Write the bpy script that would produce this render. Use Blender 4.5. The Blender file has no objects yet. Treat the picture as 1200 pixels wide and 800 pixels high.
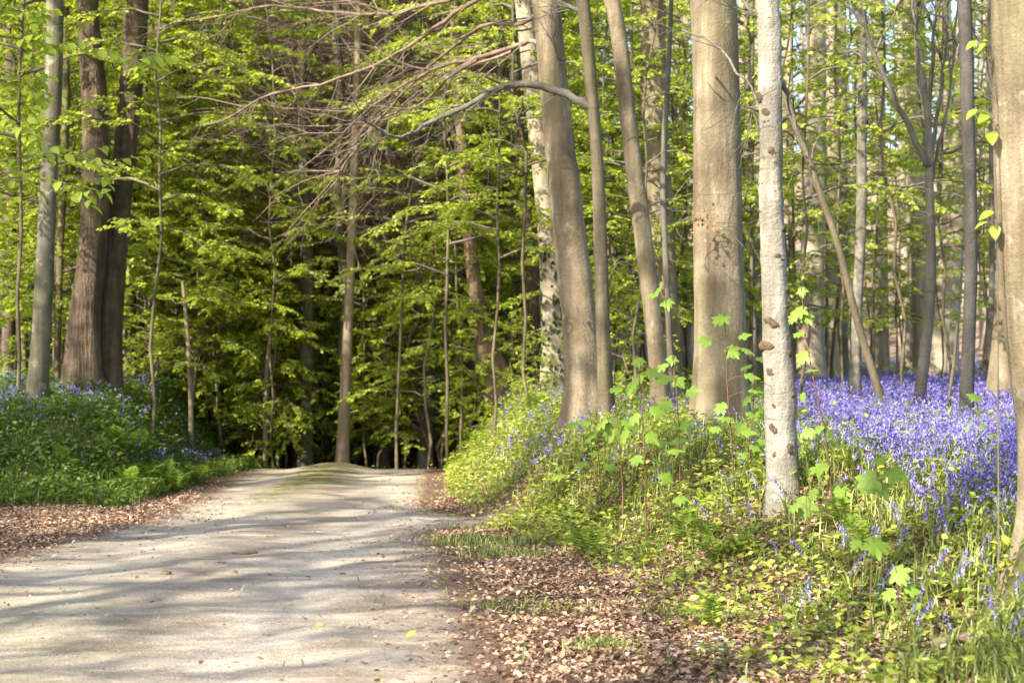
import bpy, math, random
import numpy as np
from math import radians, pi, sin, cos

# ------------------------------------------------------------------ scene, camera, light
SC = bpy.context.scene
COL = SC.collection
F, CAMH, HY = 2000.0, 1.6, 410.0          # focal length in px of a 1200 px wide picture, eye height, horizon row

def W(px, py, d):
    return np.array([(px - 600.0) * d / F, d, CAMH + (HY - py) * d / F])

cam_d = bpy.data.cameras.new('camera')
cam = bpy.data.objects.new('camera', cam_d)
COL.objects.link(cam)
cam_d.lens = 60.0
cam_d.sensor_width = 36.0
cam_d.clip_start = 0.1
cam_d.clip_end = 1500.0
cam_d.dof.use_dof = True
cam_d.dof.focus_distance = 12.5
cam_d.dof.aperture_fstop = 3.2
cam.location = (0, 0, CAMH)
cam.rotation_euler = (radians(90) + math.atan((HY - 400) / F), 0, 0)
SC.camera = cam

SUN_EL, SUN_AZ = radians(36), radians(43)      # azimuth: angle left of straight-behind the camera
S_DIR = np.array([-sin(SUN_AZ) * cos(SUN_EL), -cos(SUN_AZ) * cos(SUN_EL), sin(SUN_EL)])
world = bpy.data.worlds.new('World')
SC.world = world
world.use_nodes = True
wn = world.node_tree
bg = wn.nodes['Background']
sky = wn.nodes.new('ShaderNodeTexSky')
sky.sky_type = 'NISHITA'
sky.sun_disc = False
sky.sun_elevation = SUN_EL
sky.sun_rotation = math.atan2(S_DIR[0], S_DIR[1])
sky.dust_density = 2.0
wn.links.new(sky.outputs[0], bg.inputs[0])
bg.inputs[1].default_value = 0.15
sl = bpy.data.lights.new('sun', 'SUN')
sl.energy = 5.0
sl.angle = radians(0.55)
sl.color = (1.0, 0.915, 0.77)
sun = bpy.data.objects.new('sun', sl)
COL.objects.link(sun)
from mathutils import Vector
sun.rotation_euler = Vector(S_DIR).to_track_quat('Z', 'Y').to_euler()
SC.view_settings.view_transform = 'Standard'
SC.view_settings.look = 'None'
SC.view_settings.exposure = 1.5
SC.view_settings.gamma = 1.0
SC.render.resolution_x = 1024
SC.render.resolution_y = 682

# ------------------------------------------------------------------ materials
def ramp(nt, fac, stops):
    r = nt.nodes.new('ShaderNodeValToRGB')
    e = r.color_ramp.elements
    while len(e) < len(stops):
        e.new(0.5)
    for i, (p, c) in enumerate(stops):
        e[i].position = p
        e[i].color = (c[0], c[1], c[2], 1) if not isinstance(c, (int, float)) else (c, c, c, 1)
    nt.links.new(fac, r.inputs[0])
    return r.outputs[0]

def newmat(name):
    m = bpy.data.materials.new(name)
    m.use_nodes = True
    nt = m.node_tree
    for n in list(nt.nodes):
        if n.type != 'OUTPUT_MATERIAL':
            nt.nodes.remove(n)
    return m, nt, nt.nodes['Material Output']

def texco(nt, scale=(1, 1, 1), kind='Object', offset_by_object=False):
    tc = nt.nodes.new('ShaderNodeTexCoord')
    mp = nt.nodes.new('ShaderNodeMapping')
    mp.inputs['Scale'].default_value = scale
    nt.links.new(tc.outputs[kind], mp.inputs[0])
    if offset_by_object:
        oi = nt.nodes.new('ShaderNodeObjectInfo')
        cb = nt.nodes.new('ShaderNodeCombineXYZ')
        mu = nt.nodes.new('ShaderNodeMath'); mu.operation = 'MULTIPLY'; mu.inputs[1].default_value = 37.0
        nt.links.new(oi.outputs['Random'], mu.inputs[0])
        nt.links.new(mu.outputs[0], cb.inputs[0]); nt.links.new(mu.outputs[0], cb.inputs[2])
        nt.links.new(cb.outputs[0], mp.inputs['Location'])
    return mp.outputs[0]

def noise(nt, vec, scale, detail=4, rough=0.55, out='Fac'):
    n = nt.nodes.new('ShaderNodeTexNoise')
    n.inputs['Scale'].default_value = scale
    n.inputs['Detail'].default_value = detail
    n.inputs['Roughness'].default_value = rough
    nt.links.new(vec, n.inputs['Vector'])
    return n.outputs[out]

def mixc(nt, fac, a, b, mode='MIX'):
    m = nt.nodes.new('ShaderNodeMix')
    m.data_type = 'RGBA'
    m.blend_type = mode
    if isinstance(fac, (int, float)):
        m.inputs[0].default_value = fac
    else:
        nt.links.new(fac, m.inputs[0])
    for i, v in ((6, a), (7, b)):
        if isinstance(v, tuple):
            m.inputs[i].default_value = (v[0], v[1], v[2], 1)
        else:
            nt.links.new(v, m.inputs[i])
    return m.outputs[2]

def bump(nt, h, strength, dist):
    b = nt.nodes.new('ShaderNodeBump')
    b.inputs['Strength'].default_value = strength
    b.inputs['Distance'].default_value = dist
    nt.links.new(h, b.inputs['Height'])
    return b.outputs[0]

def principled(nt, out, col, rough=0.8, normal=None, spec=0.3):
    p = nt.nodes.new('ShaderNodeBsdfPrincipled')
    if isinstance(col, tuple):
        p.inputs['Base Color'].default_value = (*col, 1)
    else:
        nt.links.new(col, p.inputs['Base Color'])
    p.inputs['Roughness'].default_value = rough
    p.inputs['Specular IOR Level'].default_value = spec
    if normal is not None:
        nt.links.new(normal, p.inputs['Normal'])
    nt.links.new(p.outputs[0], out.inputs[0])
    return p

def bark(name, dark, light, algae, algae_amt=0.5, ring=0.25, vert=0.0, bumpd=0.02, blotch=1.6, lichen=None, lich_amt=0.6):
    m, nt, out = newmat(name)
    v = texco(nt, (1, 1, 1), offset_by_object=True)
    vh = texco(nt, (1.5, 1.5, 22), offset_by_object=True)
    vv = texco(nt, (26, 26, 2.2), offset_by_object=True)
    big = noise(nt, v, blotch, 5, 0.6)
    c = mixc(nt, ramp(nt, big, [(0.32, 0), (0.68, 1)]), dark, light)
    fine = noise(nt, v, 38, 3, 0.7)
    c = mixc(nt, 0.35, c, ramp(nt, fine, [(0.25, (0.25, 0.25, 0.25)), (0.75, (0.85, 0.85, 0.85))]), 'SOFT_LIGHT')
    al = noise(nt, v, 0.9, 5, 0.65)
    k = 0.62 - 0.25 * algae_amt
    c = mixc(nt, ramp(nt, al, [(k, 0), (k + 0.22, 0.75)]), c, algae)
    if lichen:
        li = noise(nt, v, 5.5, 6, 0.7)
        k2 = 0.66 - 0.2 * lich_amt
        c = mixc(nt, ramp(nt, li, [(k2, 0), (k2 + 0.06, 0.8)]), c, lichen)
    rings = noise(nt, vh, 1.0, 3, 0.6)
    c = mixc(nt, ramp(nt, rings, [(0.30, ring), (0.40, 0)]), c, (dark[0] * .4, dark[1] * .4, dark[2] * .4))
    st = noise(nt, texco(nt, (7, 7, .7), offset_by_object=True), 1.0, 5, .7)
    c = mixc(nt, ramp(nt, st, [(.38, .7), (.58, 0)]), c, (dark[0] * .65, dark[1] * .65, dark[2] * .62))
    pat = noise(nt, v, 3.2, 6, .75)
    c = mixc(nt, ramp(nt, pat, [(.55, 0), (.72, .45)]), c, (light[0] * 1.12, light[1] * 1.15, light[2] * 1.2))
    h = fine
    verts = noise(nt, vv, 1.0, 3, 0.6)
    if vert > 0:
        c = mixc(nt, ramp(nt, verts, [(0.36, vert), (0.5, 0)]), c, (dark[0] * .45, dark[1] * .4, dark[2] * .4))
        ad = nt.nodes.new('ShaderNodeMath'); ad.operation = 'MULTIPLY_ADD'
        nt.links.new(verts, ad.inputs[0]); ad.inputs[1].default_value = 2.0; nt.links.new(fine, ad.inputs[2])
        h = ad.outputs[0]
    else:
        ad = nt.nodes.new('ShaderNodeMath'); ad.operation = 'MULTIPLY_ADD'
        nt.links.new(rings, ad.inputs[0]); ad.inputs[1].default_value = .3; nt.links.new(fine, ad.inputs[2])
        h = ad.outputs[0]
    principled(nt, out, c, 0.85, bump(nt, h, 0.6, bumpd), 0.2)
    return m

def leafmat(name, c1, c2, trans=0.45, tcol=None, rough=0.5, c3=None):
    m, nt, out = newmat(name)
    g = nt.nodes.new('ShaderNodeNewGeometry')
    stops = [(0.0, c1), (1.0, c2)] if c3 is None else [(0.0, c1), (0.75, c2), (1.0, c3)]
    c = ramp(nt, g.outputs['Random Per Island'], stops)
    p = nt.nodes.new('ShaderNodeBsdfPrincipled')
    nt.links.new(c, p.inputs['Base Color'])
    p.inputs['Roughness'].default_value = rough
    p.inputs['Specular IOR Level'].default_value = 0.35
    t = nt.nodes.new('ShaderNodeBsdfTranslucent')
    tc = mixc(nt, 1.0, c, tcol or (1.08, 1.12, 0.6), 'MULTIPLY')
    nt.links.new(tc, t.inputs[0])
    mx = nt.nodes.new('ShaderNodeMixShader')
    mx.inputs[0].default_value = trans
    nt.links.new(p.outputs[0], mx.inputs[1])
    nt.links.new(t.outputs[0], mx.inputs[2])
    nt.links.new(mx.outputs[0], out.inputs[0])
    return m

M = {}
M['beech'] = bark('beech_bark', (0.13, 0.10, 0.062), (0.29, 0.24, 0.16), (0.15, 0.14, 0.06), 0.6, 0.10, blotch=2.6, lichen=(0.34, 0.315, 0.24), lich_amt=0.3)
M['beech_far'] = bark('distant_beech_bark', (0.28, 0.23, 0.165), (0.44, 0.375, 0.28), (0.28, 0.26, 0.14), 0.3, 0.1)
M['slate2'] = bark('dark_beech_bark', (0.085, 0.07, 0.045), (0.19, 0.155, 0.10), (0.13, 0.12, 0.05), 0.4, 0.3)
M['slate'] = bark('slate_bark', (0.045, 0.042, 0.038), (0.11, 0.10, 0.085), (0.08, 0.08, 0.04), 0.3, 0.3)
M['midbrown'] = bark('warm_brown_bark', (0.14, 0.095, 0.06), (0.27, 0.19, 0.125), (0.16, 0.14, 0.06), 0.3, 0.2, vert=.2, bumpd=.04, blotch=3)
M['grey'] = bark('grey_slim_bark', (0.10, 0.088, 0.07), (0.20, 0.18, 0.145), (0.12, 0.13, 0.06), 0.3, 0.5)
M['brown'] = bark('rough_brown_bark', (0.065, 0.047, 0.033), (0.18, 0.135, 0.09), (0.13, 0.13, 0.045), 0.45, 0.25, vert=0.3, bumpd=0.06, blotch=4.5)
M['mossy'] = bark('mossy_bark', (0.10, 0.08, 0.05), (0.22, 0.17, 0.10), (0.13, 0.16, 0.03), 0.9, 0.1, vert=0.3, bumpd=0.03)
M['pale'] = bark('pale_grey_bark', (0.20, 0.18, 0.14), (0.36, 0.335, 0.285), (0.20, 0.185, 0.11), 0.45, 0.6, blotch=3.2, lichen=(0.42, 0.40, 0.35), lich_amt=0.4, bumpd=.03)
M['greygreen'] = bark('lichened_bark', (0.075, 0.07, 0.048), (0.18, 0.165, 0.115), (0.11, 0.115, 0.04), 0.6, 0.25, lichen=(0.30, 0.28, 0.21), lich_amt=0.45)
M['gnarl'] = bark('warty_bark', (0.09, 0.08, 0.06), (0.28, 0.26, 0.2), (0.14, 0.14, 0.06), 0.3, 0.3, blotch=9)
M['knot'] = bark('corky_knot', (0.07, 0.045, 0.028), (0.26, 0.19, 0.12), (0.10, 0.07, 0.04), 0.3, 0.1, blotch=1.8, lichen=(.33, .27, .2), lich_amt=.3)
M['deadtwig'] = bark('dead_twig_bark', (0.13, 0.09, 0.065), (0.30, 0.225, 0.17), (0.2, 0.17, 0.1), 0.2, 0.0, blotch=0.6)
M['twig'] = bark('twig_bark', (0.10, 0.08, 0.065), (0.24, 0.2, 0.16), (0.14, 0.13, 0.08), 0.3, 0.0, blotch=1.2)
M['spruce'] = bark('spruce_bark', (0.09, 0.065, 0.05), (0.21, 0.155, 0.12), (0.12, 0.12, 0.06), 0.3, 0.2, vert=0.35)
M['palebrown'] = bark('sunlit_slim_bark', (0.20, 0.15, 0.10), (0.33, 0.265, 0.195), (0.22, 0.2, 0.1), 0.4, 0.3, blotch=4)
M['redstem'] = bark('reddish_stem', (0.13, 0.06, 0.04), (0.24, 0.13, 0.09), (0.15, 0.1, 0.05), 0.2, 0.0)

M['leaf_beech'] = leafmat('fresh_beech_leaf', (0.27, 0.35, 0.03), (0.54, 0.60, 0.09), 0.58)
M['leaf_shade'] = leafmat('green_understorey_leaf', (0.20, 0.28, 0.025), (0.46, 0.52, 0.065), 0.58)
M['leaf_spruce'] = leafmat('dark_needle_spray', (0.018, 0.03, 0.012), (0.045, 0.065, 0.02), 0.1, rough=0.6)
M['leaf_near'] = leafmat('hornbeam_leaf', (0.22, 0.32, 0.03), (0.40, 0.48, 0.06), 0.5)
M['leaf_syc'] = leafmat('sycamore_leaf', (0.075, 0.175, 0.02), (0.21, 0.32, 0.045), 0.38)
M['leaf_seed'] = leafmat('seedling_leaf', (0.26, 0.36, 0.03), (0.46, 0.50, 0.10), 0.45)
M['leaf_dry'] = leafmat('dry_orange_leaf', (0.32, 0.14, 0.06), (0.50, 0.27, 0.13), 0.3, (1.1, 1, .8))
M['grass'] = leafmat('grass_blade', (0.10, 0.17, 0.03), (0.44, 0.48, 0.14), 0.35, rough=0.4)
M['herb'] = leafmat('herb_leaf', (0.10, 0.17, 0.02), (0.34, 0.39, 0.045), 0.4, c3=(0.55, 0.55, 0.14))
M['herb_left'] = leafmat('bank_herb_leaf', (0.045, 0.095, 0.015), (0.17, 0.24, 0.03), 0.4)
M['fern'] = leafmat('fern_frond', (0.11, 0.20, 0.02), (0.24, 0.33, 0.04), 0.4)
M['bell'] = leafmat('bluebell_petal', (0.10, 0.075, 0.32), (0.25, 0.21, 0.57), 0.3, (1.1, 1.0, 1.1), c3=(0.39, 0.36, 0.76))
M['stem'] = leafmat('bluebell_stem', (0.08, 0.16, 0.03), (0.13, 0.2, 0.06), 0.2)
M['white'] = leafmat('anemone_petal', (0.75, 0.76, 0.72), (0.82, 0.82, 0.8), 0.3, (1, 1, 1))
M['litter'] = leafmat('dead_beech_leaf', (0.14, 0.08, 0.045), (0.43, 0.285, 0.185), 0.15, (1, .9, .7), rough=0.5, c3=(0.62, 0.47, 0.34))

# ------------------------------------------------------------------ mesh accumulation
class Acc:
    def __init__(s):
        s.v, s.q, s.t, s.n = [], [], [], 0
    def add(s, v, quads=None, tris=None, mat=0):
        v = np.asarray(v, dtype=np.float32).reshape(-1, 3)
        if quads is not None and len(quads):
            s.q.append((np.asarray(quads, dtype=np.int32).reshape(-1, 4) + s.n, mat))
        if tris is not None and len(tris):
            s.t.append((np.asarray(tris, dtype=np.int32).reshape(-1, 3) + s.n, mat))
        s.v.append(v)
        s.n += len(v)
    def mesh(s, name, mats, smooth=False, attrs=None):
        me = bpy.data.meshes.new(name)
        v = np.concatenate(s.v)
        me.vertices.add(len(v)); me.vertices.foreach_set('co', v.ravel())
        loops, tot, mi = [], [], []
        for arr, k in ((s.q, 4), (s.t, 3)):
            for a, m_ in arr:
                loops.append(a.ravel()); tot.append(np.full(len(a), k, np.int32)); mi.append(np.full(len(a), m_, np.int32))
        loops = np.concatenate(loops); tot = np.concatenate(tot); mi = np.concatenate(mi)
        me.loops.add(len(loops)); me.loops.foreach_set('vertex_index', loops)
        me.polygons.add(len(tot))
        start = np.concatenate(([0], np.cumsum(tot)[:-1])).astype(np.int32)
        me.polygons.foreach_set('loop_start', start)
        me.polygons.foreach_set('material_index', mi)
        if smooth:
            me.polygons.foreach_set('use_smooth', np.ones(len(tot), bool))
        if attrs:
            for an, av in attrs.items():
                a = me.attributes.new(an, 'FLOAT', 'POINT')
                a.data.foreach_set('value', np.asarray(av, np.float32).ravel())
        for m_ in (mats if isinstance(mats, (list, tuple)) else [mats]):
            me.materials.append(m_)
        me.update(calc_edges=True)
        return me

def link(name, data, parent=None, loc=None, rz=0.0, sc=1.0):
    o = bpy.data.objects.new(name, data)
    COL.objects.link(o)
    if parent is not None:
        o.parent = parent
        if name in ('foliage', 'flower_head', 'leaf_tuft', 'dry_leaves', 'petals', 'dead_branches', 'leaf_whorl', 'flower', 'leaf_shadow_flecks', 'branches', 'limbs', 'twigs'):
            o['kind'] = 'stuff'
    if loc is not None:
        o.location = [float(c) for c in loc]
    if rz:
        o.rotation_euler = (0, 0, rz)
    if sc != 1.0:
        o.scale = (sc, sc, sc)
    return o

def tag(o, label, cat, group=None):
    o['label'] = label; o['category'] = cat
    if group: o['group'] = group
    return o

def thing(name, label, cat, loc, rz=0.0, sc=1.0, group=None):
    return tag(link(name, None, None, loc, rz, sc), label, cat, group)

def dup(o, loc, rz=0.0, sc=1.0, label=None):
    r = o.copy(); COL.objects.link(r)
    r.location = [float(c) for c in loc]; r.rotation_euler = (0, 0, rz); r.scale = (sc, sc, sc)
    if label: r['label'] = label
    for ch in list(o.children):
        c = ch.copy(); COL.objects.link(c); c.parent = r
        for g in list(ch.children):
            d = g.copy(); COL.objects.link(d); d.parent = c
    return r

def nrm(a):
    return a / np.maximum(np.linalg.norm(a, axis=-1, keepdims=True), 1e-9)

def tubes(acc, P, R, sides=4, mat=0):
    """P (N,K,3) centre lines, R (N,K) radii"""
    P = np.asarray(P, float); R = np.asarray(R, float)
    N, K, _ = P.shape
    T = np.empty_like(P)
    T[:, 1:-1] = P[:, 2:] - P[:, :-2]; T[:, 0] = P[:, 1] - P[:, 0]; T[:, -1] = P[:, -1] - P[:, -2]
    T = nrm(T)
    mean = nrm(P[:, -1] - P[:, 0])
    ref = np.where(np.abs(mean[:, 2:3]) > 0.8, np.array([[1., 0, 0]]), np.array([[0, 0, 1.]]))[:, None, :]
    U = nrm(np.cross(T, np.broadcast_to(ref, T.shape))); V = np.cross(T, U)
    a = np.arange(sides) * 2 * pi / sides
    ring = U[:, :, None, :] * np.cos(a)[None, None, :, None] + V[:, :, None, :] * np.sin(a)[None, None, :, None]
    v = P[:, :, None, :] + ring * R[:, :, None, None]
    base = (np.arange(N)[:, None, None] * K + np.arange(K - 1)[None, :, None]) * sides
    j = np.arange(sides)[None, None, :]; j2 = (j + 1) % sides
    q = np.stack([base + j, base + j2, base + sides + j2, base + sides + j], -1)
    acc.add(v, quads=q, mat=mat)

def leaves(acc, P, D, Nn, L, Wd, fold=0.12, mat=0):
    """kite leaves, folded along the midrib"""
    D = nrm(D); S = nrm(np.cross(D, Nn)); Nn = np.cross(S, D)
    L = np.broadcast_to(np.asarray(L, float), (len(P),))[:, None]; Wd = np.broadcast_to(np.asarray(Wd, float), (len(P),))[:, None]
    mid = P + D * L * 0.45 + Nn * fold * Wd
    v = np.stack([P, mid + S * Wd * .5, P + D * L, mid - S * Wd * .5], 1)
    b = np.arange(len(P))[:, None] * 4
    acc.add(v, tris=np.concatenate([b + [0, 1, 2], b + [0, 2, 3]]), mat=mat)

def blades(acc, P, D, H, lean, Wd, mat=0, curl=0.6):
    """grass blades: quad and tip triangle"""
    n = len(P)
    D = D.copy(); D[:, 2] = 0; D = nrm(D); S = np.stack([-D[:, 1], D[:, 0], 0 * D[:, 0]], 1)
    up = np.array([0, 0, 1.])
    H = H[:, None]; lean = lean[:, None]; Wd = Wd[:, None]
    m1 = P + up * H * .6 + D * lean * .35
    tip = P + up * H * (1 - curl * .35) + D * lean
    v = np.stack([P - S * Wd * .4, P + S * Wd * .4, m1 + S * Wd * .5, m1 - S * Wd * .5, tip], 1)
    b = np.arange(n)[:, None] * 5
    acc.add(v, quads=b + [0, 1, 2, 3], tris=b + [3, 2, 4], mat=mat)

# ------------------------------------------------------------------ terrain
def ss(a, b, x):
    t = np.clip((x - a) / (b - a), 0, 1)
    return t * t * (3 - 2 * t)

def toeR(y): return np.interp(y, [0, 9, 13.5, 16.5, 22, 27, 40, 60], [1.5, 1.35, .8, -.35, -.95, -1.05, -1.5, -1.6])
def pathR(y): return np.interp(y, [-12, 8, 11, 14, 16.8, 22, 27, 36], [.05, .0, -.2, -.45, -.75, -.95, -1.15, -1.9]) + .85 * np.exp(-((y - 16.7) / .75) ** 2)
def pathL(y): return np.interp(y, [-12, 8, 11, 13.9, 16.8, 22, 27, 36], [-4.4, -4.4, -4.25, -4.0, -3.65, -3.85, -4.25, -4.8])

def gz(x, y):
    x = np.asarray(x, float); y = np.asarray(y, float)
    zp = np.interp(y, [-20, 12, 20, 25.5, 27.5, 34, 45, 60, 300], [0, 0, -.13, -.25, -.33, -1.1, -2.0, -2.0, -2.0])
    zp = zp + ss(.75, .1, np.abs(x + 2.85)) * .10 * ss(19, 26, y) * ss(34, 29, y)         # mossy hump
    zp = zp + (.012 * np.exp(-((x + 2.45) / .35) ** 2) - .016 * np.exp(-((x + 1.5) / .3) ** 2) - .016 * np.exp(-((x + 3.15) / .3) ** 2)) * ss(25, 20, y) + .005 * np.sin(x * 9 + np.sin(y * 3)) * np.sin(y * 7.3) * ss(20, 14, y)
    hR = np.interp(y, [5, 8, 12, 17, 28, 40, 60, 300], [.2, .36, .78, .78, .82, .85, .8, .8])
    s = x - toeR(y)
    wr = np.interp(y, [8, 12, 20, 26, 60], [2.2, 1.4, 1.6, 1.1, 2.5])
    SR = ss(0, 1, s / wr)
    z = zp + (hR - zp) * SR
    SL = ss(17.9, 21.6, y + .25 * np.sin(x * 1.3)) * ss(0, 1.5, -x - np.interp(y, [18, 21, 27, 60], [4.1, 4.15, 4.6, 4.8]))
    z = z + (np.interp(y, [18, 22, 27, 60], [.7, .78, .92, .9]) - zp) * SL
    hill = np.where(y > 52, (y - 52) * .16 * ss(52, 75, y), 0)
    z = z + hill
    z = z + .025 * np.sin(x * 2.1 + y * .7) * np.sin(y * 1.3 - x * .4) * (SR + SL + .15) + .012 * np.sin(x * 5.3 + 1) * np.sin(y * 4.1)
    z = z + .12 * np.sin(x * .35) * np.cos(y * .27) * np.clip(SR + SL, 0, 1) * ss(20, 40, y)
    return z

xs = np.unique(np.round(np.concatenate([np.linspace(-90, -14, 20), np.linspace(-14, -7, 28), np.linspace(-7, 8, 125), np.linspace(8, 18, 34), np.linspace(18, 90, 20)]), 3))
ys = np.unique(np.round(np.concatenate([np.linspace(-30, 5, 24), np.linspace(5, 32, 190), np.linspace(32, 60, 60), np.linspace(60, 210, 60)]), 3))
GX, GY = np.meshgrid(xs, ys)
a = Acc()
nx, ny = len(xs), len(ys)
idx = np.arange(nx * ny).reshape(ny, nx)
gv = np.stack([GX, GY, gz(GX, GY)], -1)
a.add(gv, quads=np.stack([idx[:-1, :-1], idx[:-1, 1:], idx[1:, 1:], idx[1:, :-1]], -1))
gs = GX - toeR(GY)
green = ss(-.15, .6, gs) * ss(60, 45, GY) + ss(18, 19, GY) * ss(-4.1, -4.6, GX)
m, nt, out = newmat('woodland_floor')
v = texco(nt)
n1 = noise(nt, v, 14, 6, .75)
n2 = noise(nt, v, 1.1, 4, .6)
n3 = noise(nt, v, 55, 3, .7)
lit = ramp(nt, n3, [(.3, (.05, .03, .018)), (.5, (.20, .12, .075)), (.7, (.38, .26, .17))])
soil = ramp(nt, n1, [(.3, (.06, .045, .028)), (.7, (.17, .115, .07))])
c = mixc(nt, ramp(nt, n2, [(.35, .25), (.6, .75)]), soil, lit)
at = nt.nodes.new('ShaderNodeAttribute'); at.attribute_name = 'green'
gc = ramp(nt, n1, [(.3, (.03, .045, .012)), (.7, (.10, .13, .03))])
gm = nt.nodes.new('ShaderNodeMath'); gm.operation = 'MULTIPLY'
nt.links.new(at.outputs['Fac'], gm.inputs[0]); nt.links.new(ramp(nt, n2, [(.3, .35), (.6, .9)]), gm.inputs[1])
c = mixc(nt, gm.outputs[0], c, gc)
af = nt.nodes.new('ShaderNodeAttribute'); af.attribute_name = 'leafy'
c = mixc(nt, af.outputs['Fac'], c, ramp(nt, n1, [(.3, (.20, .13, .09)), (.7, (.42, .31, .22))]))
principled(nt, out, c, .95, bump(nt, n1, .9, .05), .1)
gme = a.mesh('forest_floor', m, True, {'green': np.clip(green, 0, 1), 'leafy': ss(50, 60, GY) * ss(-8, 6, GX) * .9})
g = link('forest_floor', gme); g['kind'] = 'structure'

# track
rs = np.random.RandomState(3)
pu = np.linspace(0, 1, 90); py_ = np.concatenate([np.linspace(-12, 6, 30), np.linspace(6.1, 36, 300)])
PU, PY = np.meshgrid(pu, py_)
jl = .16 * np.sin(PY * 2.3) + .09 * np.sin(PY * 6.1 + 1) + .04 * np.sin(PY * 17)
jr = .14 * np.sin(PY * 1.9 + 2) + .08 * np.sin(PY * 5.3) + .05 * np.sin(PY * 15)
XL = pathL(PY) - .25 + jl; XR = pathR(PY) + .3 + jr
PX = XL + (XR - XL) * PU
edge = np.minimum(PX - (pathL(PY) + .0), (pathR(PY)) - PX)
edgef = 1 - ss(-.35, .55, edge)
PZ = gz(PX, PY) + .004 + .012 * ss(.0, .3, np.minimum(PX - XL, XR - PX))
a = Acc()
pn = PX.shape
idx = np.arange(PX.size).reshape(pn)
a.add(np.stack([PX, PY, PZ], -1), quads=np.stack([idx[:-1, :-1], idx[:-1, 1:], idx[1:, 1:], idx[1:, :-1]], -1))
moss = np.exp(-((PX + 2.78 + .06 * np.sin(PY)) / .36) ** 2) * (.30 + 1.1 * ss(17, 23, PY)) * (1 - .5 * ss(11, 14, PY) * ss(19, 16, PY))
moss = np.maximum(moss, .55 * np.exp(-((PX + 2.9) / .8) ** 2) * ss(13, 9, PY))
m, nt, out = newmat('gravel_track')
v = texco(nt)
n1 = noise(nt, v, 60, 4, .8)
n2 = noise(nt, v, 2.2, 5, .65)
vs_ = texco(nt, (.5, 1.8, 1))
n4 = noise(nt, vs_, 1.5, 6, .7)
n5 = noise(nt, v, 220, 2, .6)
c = mixc(nt, ramp(nt, n2, [(.3, 0), (.7, 1)]), (.29, .24, .185), (.50, .43, .34))
c = mixc(nt, .55, c, ramp(nt, n1, [(.3, (.25, .24, .22)), (.7, (.8, .8, .8))]), 'OVERLAY')
c = mixc(nt, .35, c, ramp(nt, n5, [(.3, (.2, .2, .2)), (.7, (.85, .85, .85))]), 'OVERLAY')
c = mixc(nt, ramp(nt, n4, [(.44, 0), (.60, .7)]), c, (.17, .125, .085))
rt = nt.nodes.new('ShaderNodeAttribute'); rt.attribute_name = 'rut'
rtm = nt.nodes.new('ShaderNodeMath'); rtm.operation = 'MULTIPLY'
nt.links.new(rt.outputs['Fac'], rtm.inputs[0]); nt.links.new(ramp(nt, noise(nt, v, 3.5, 6, .75), [(.34, .1), (.62, .9)]), rtm.inputs[1])
c = mixc(nt, rtm.outputs[0], c, mixc(nt, ramp(nt, n1, [(.3, 0), (.7, 1)]), (.46, .40, .32), (.72, .64, .53)))
n6 = noise(nt, v, 24, 3, .9)
c = mixc(nt, ramp(nt, n6, [(.56, 0), (.66, .5)]), c, (.12, .085, .055))
a1 = nt.nodes.new('ShaderNodeAttribute'); a1.attribute_name = 'moss'
mm = nt.nodes.new('ShaderNodeMath'); mm.operation = 'MULTIPLY'
nt.links.new(a1.outputs['Fac'], mm.inputs[0]); nt.links.new(ramp(nt, noise(nt, v, 9, 5, .75), [(.36, .1), (.6, 1)]), mm.inputs[1])
c = mixc(nt, mm.outputs[0], c, (.15, .15, .035))
a2 = nt.nodes.new('ShaderNodeAttribute'); a2.attribute_name = 'edge'
ed = nt.nodes.new('ShaderNodeMath'); ed.operation = 'MULTIPLY_ADD'
nt.links.new(noise(nt, v, 7, 6, .8), ed.inputs[0]); ed.inputs[1].default_value = 1.0
nt.links.new(a2.outputs['Fac'], ed.inputs[2])
c = mixc(nt, ramp(nt, ed.outputs[0], [(.62, 0), (.95, 1)]), c, ramp(nt, n1, [(.3, (.07, .045, .03)), (.7, (.30, .20, .135))]))
principled(nt, out, c, .9, bump(nt, mixc(nt, .5, n1, n6), 1.0, .035), .15)
rc = (pathL(PY) + pathR(PY)) / 2
rut = np.maximum(np.exp(-((PX - rc - .78) / .42) ** 2), np.exp(-((PX - rc + .72) / .45) ** 2))
pme = a.mesh('gravel_track', m, True, {'moss': moss, 'edge': edgef, 'rut': rut})
g = link('gravel_track', pme); g['kind'] = 'structure'

# ------------------------------------------------------------------ trunks
def catmull(P, n):
    P = np.asarray(P, float)
    k = len(P)
    t = np.linspace(0, k - 1, n)
    out = np.empty((n, P.shape[1]))
    for j in range(P.shape[1]):
        # monotone-ish smooth interpolation
        out[:, j] = np.interp(t, np.arange(k), P[:, j])
    # smooth
    for _ in range(max(1, n // (k * 2))):
        out[1:-1] = (out[:-2] + out[1:-1] * 2 + out[2:]) / 4
    return out

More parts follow.
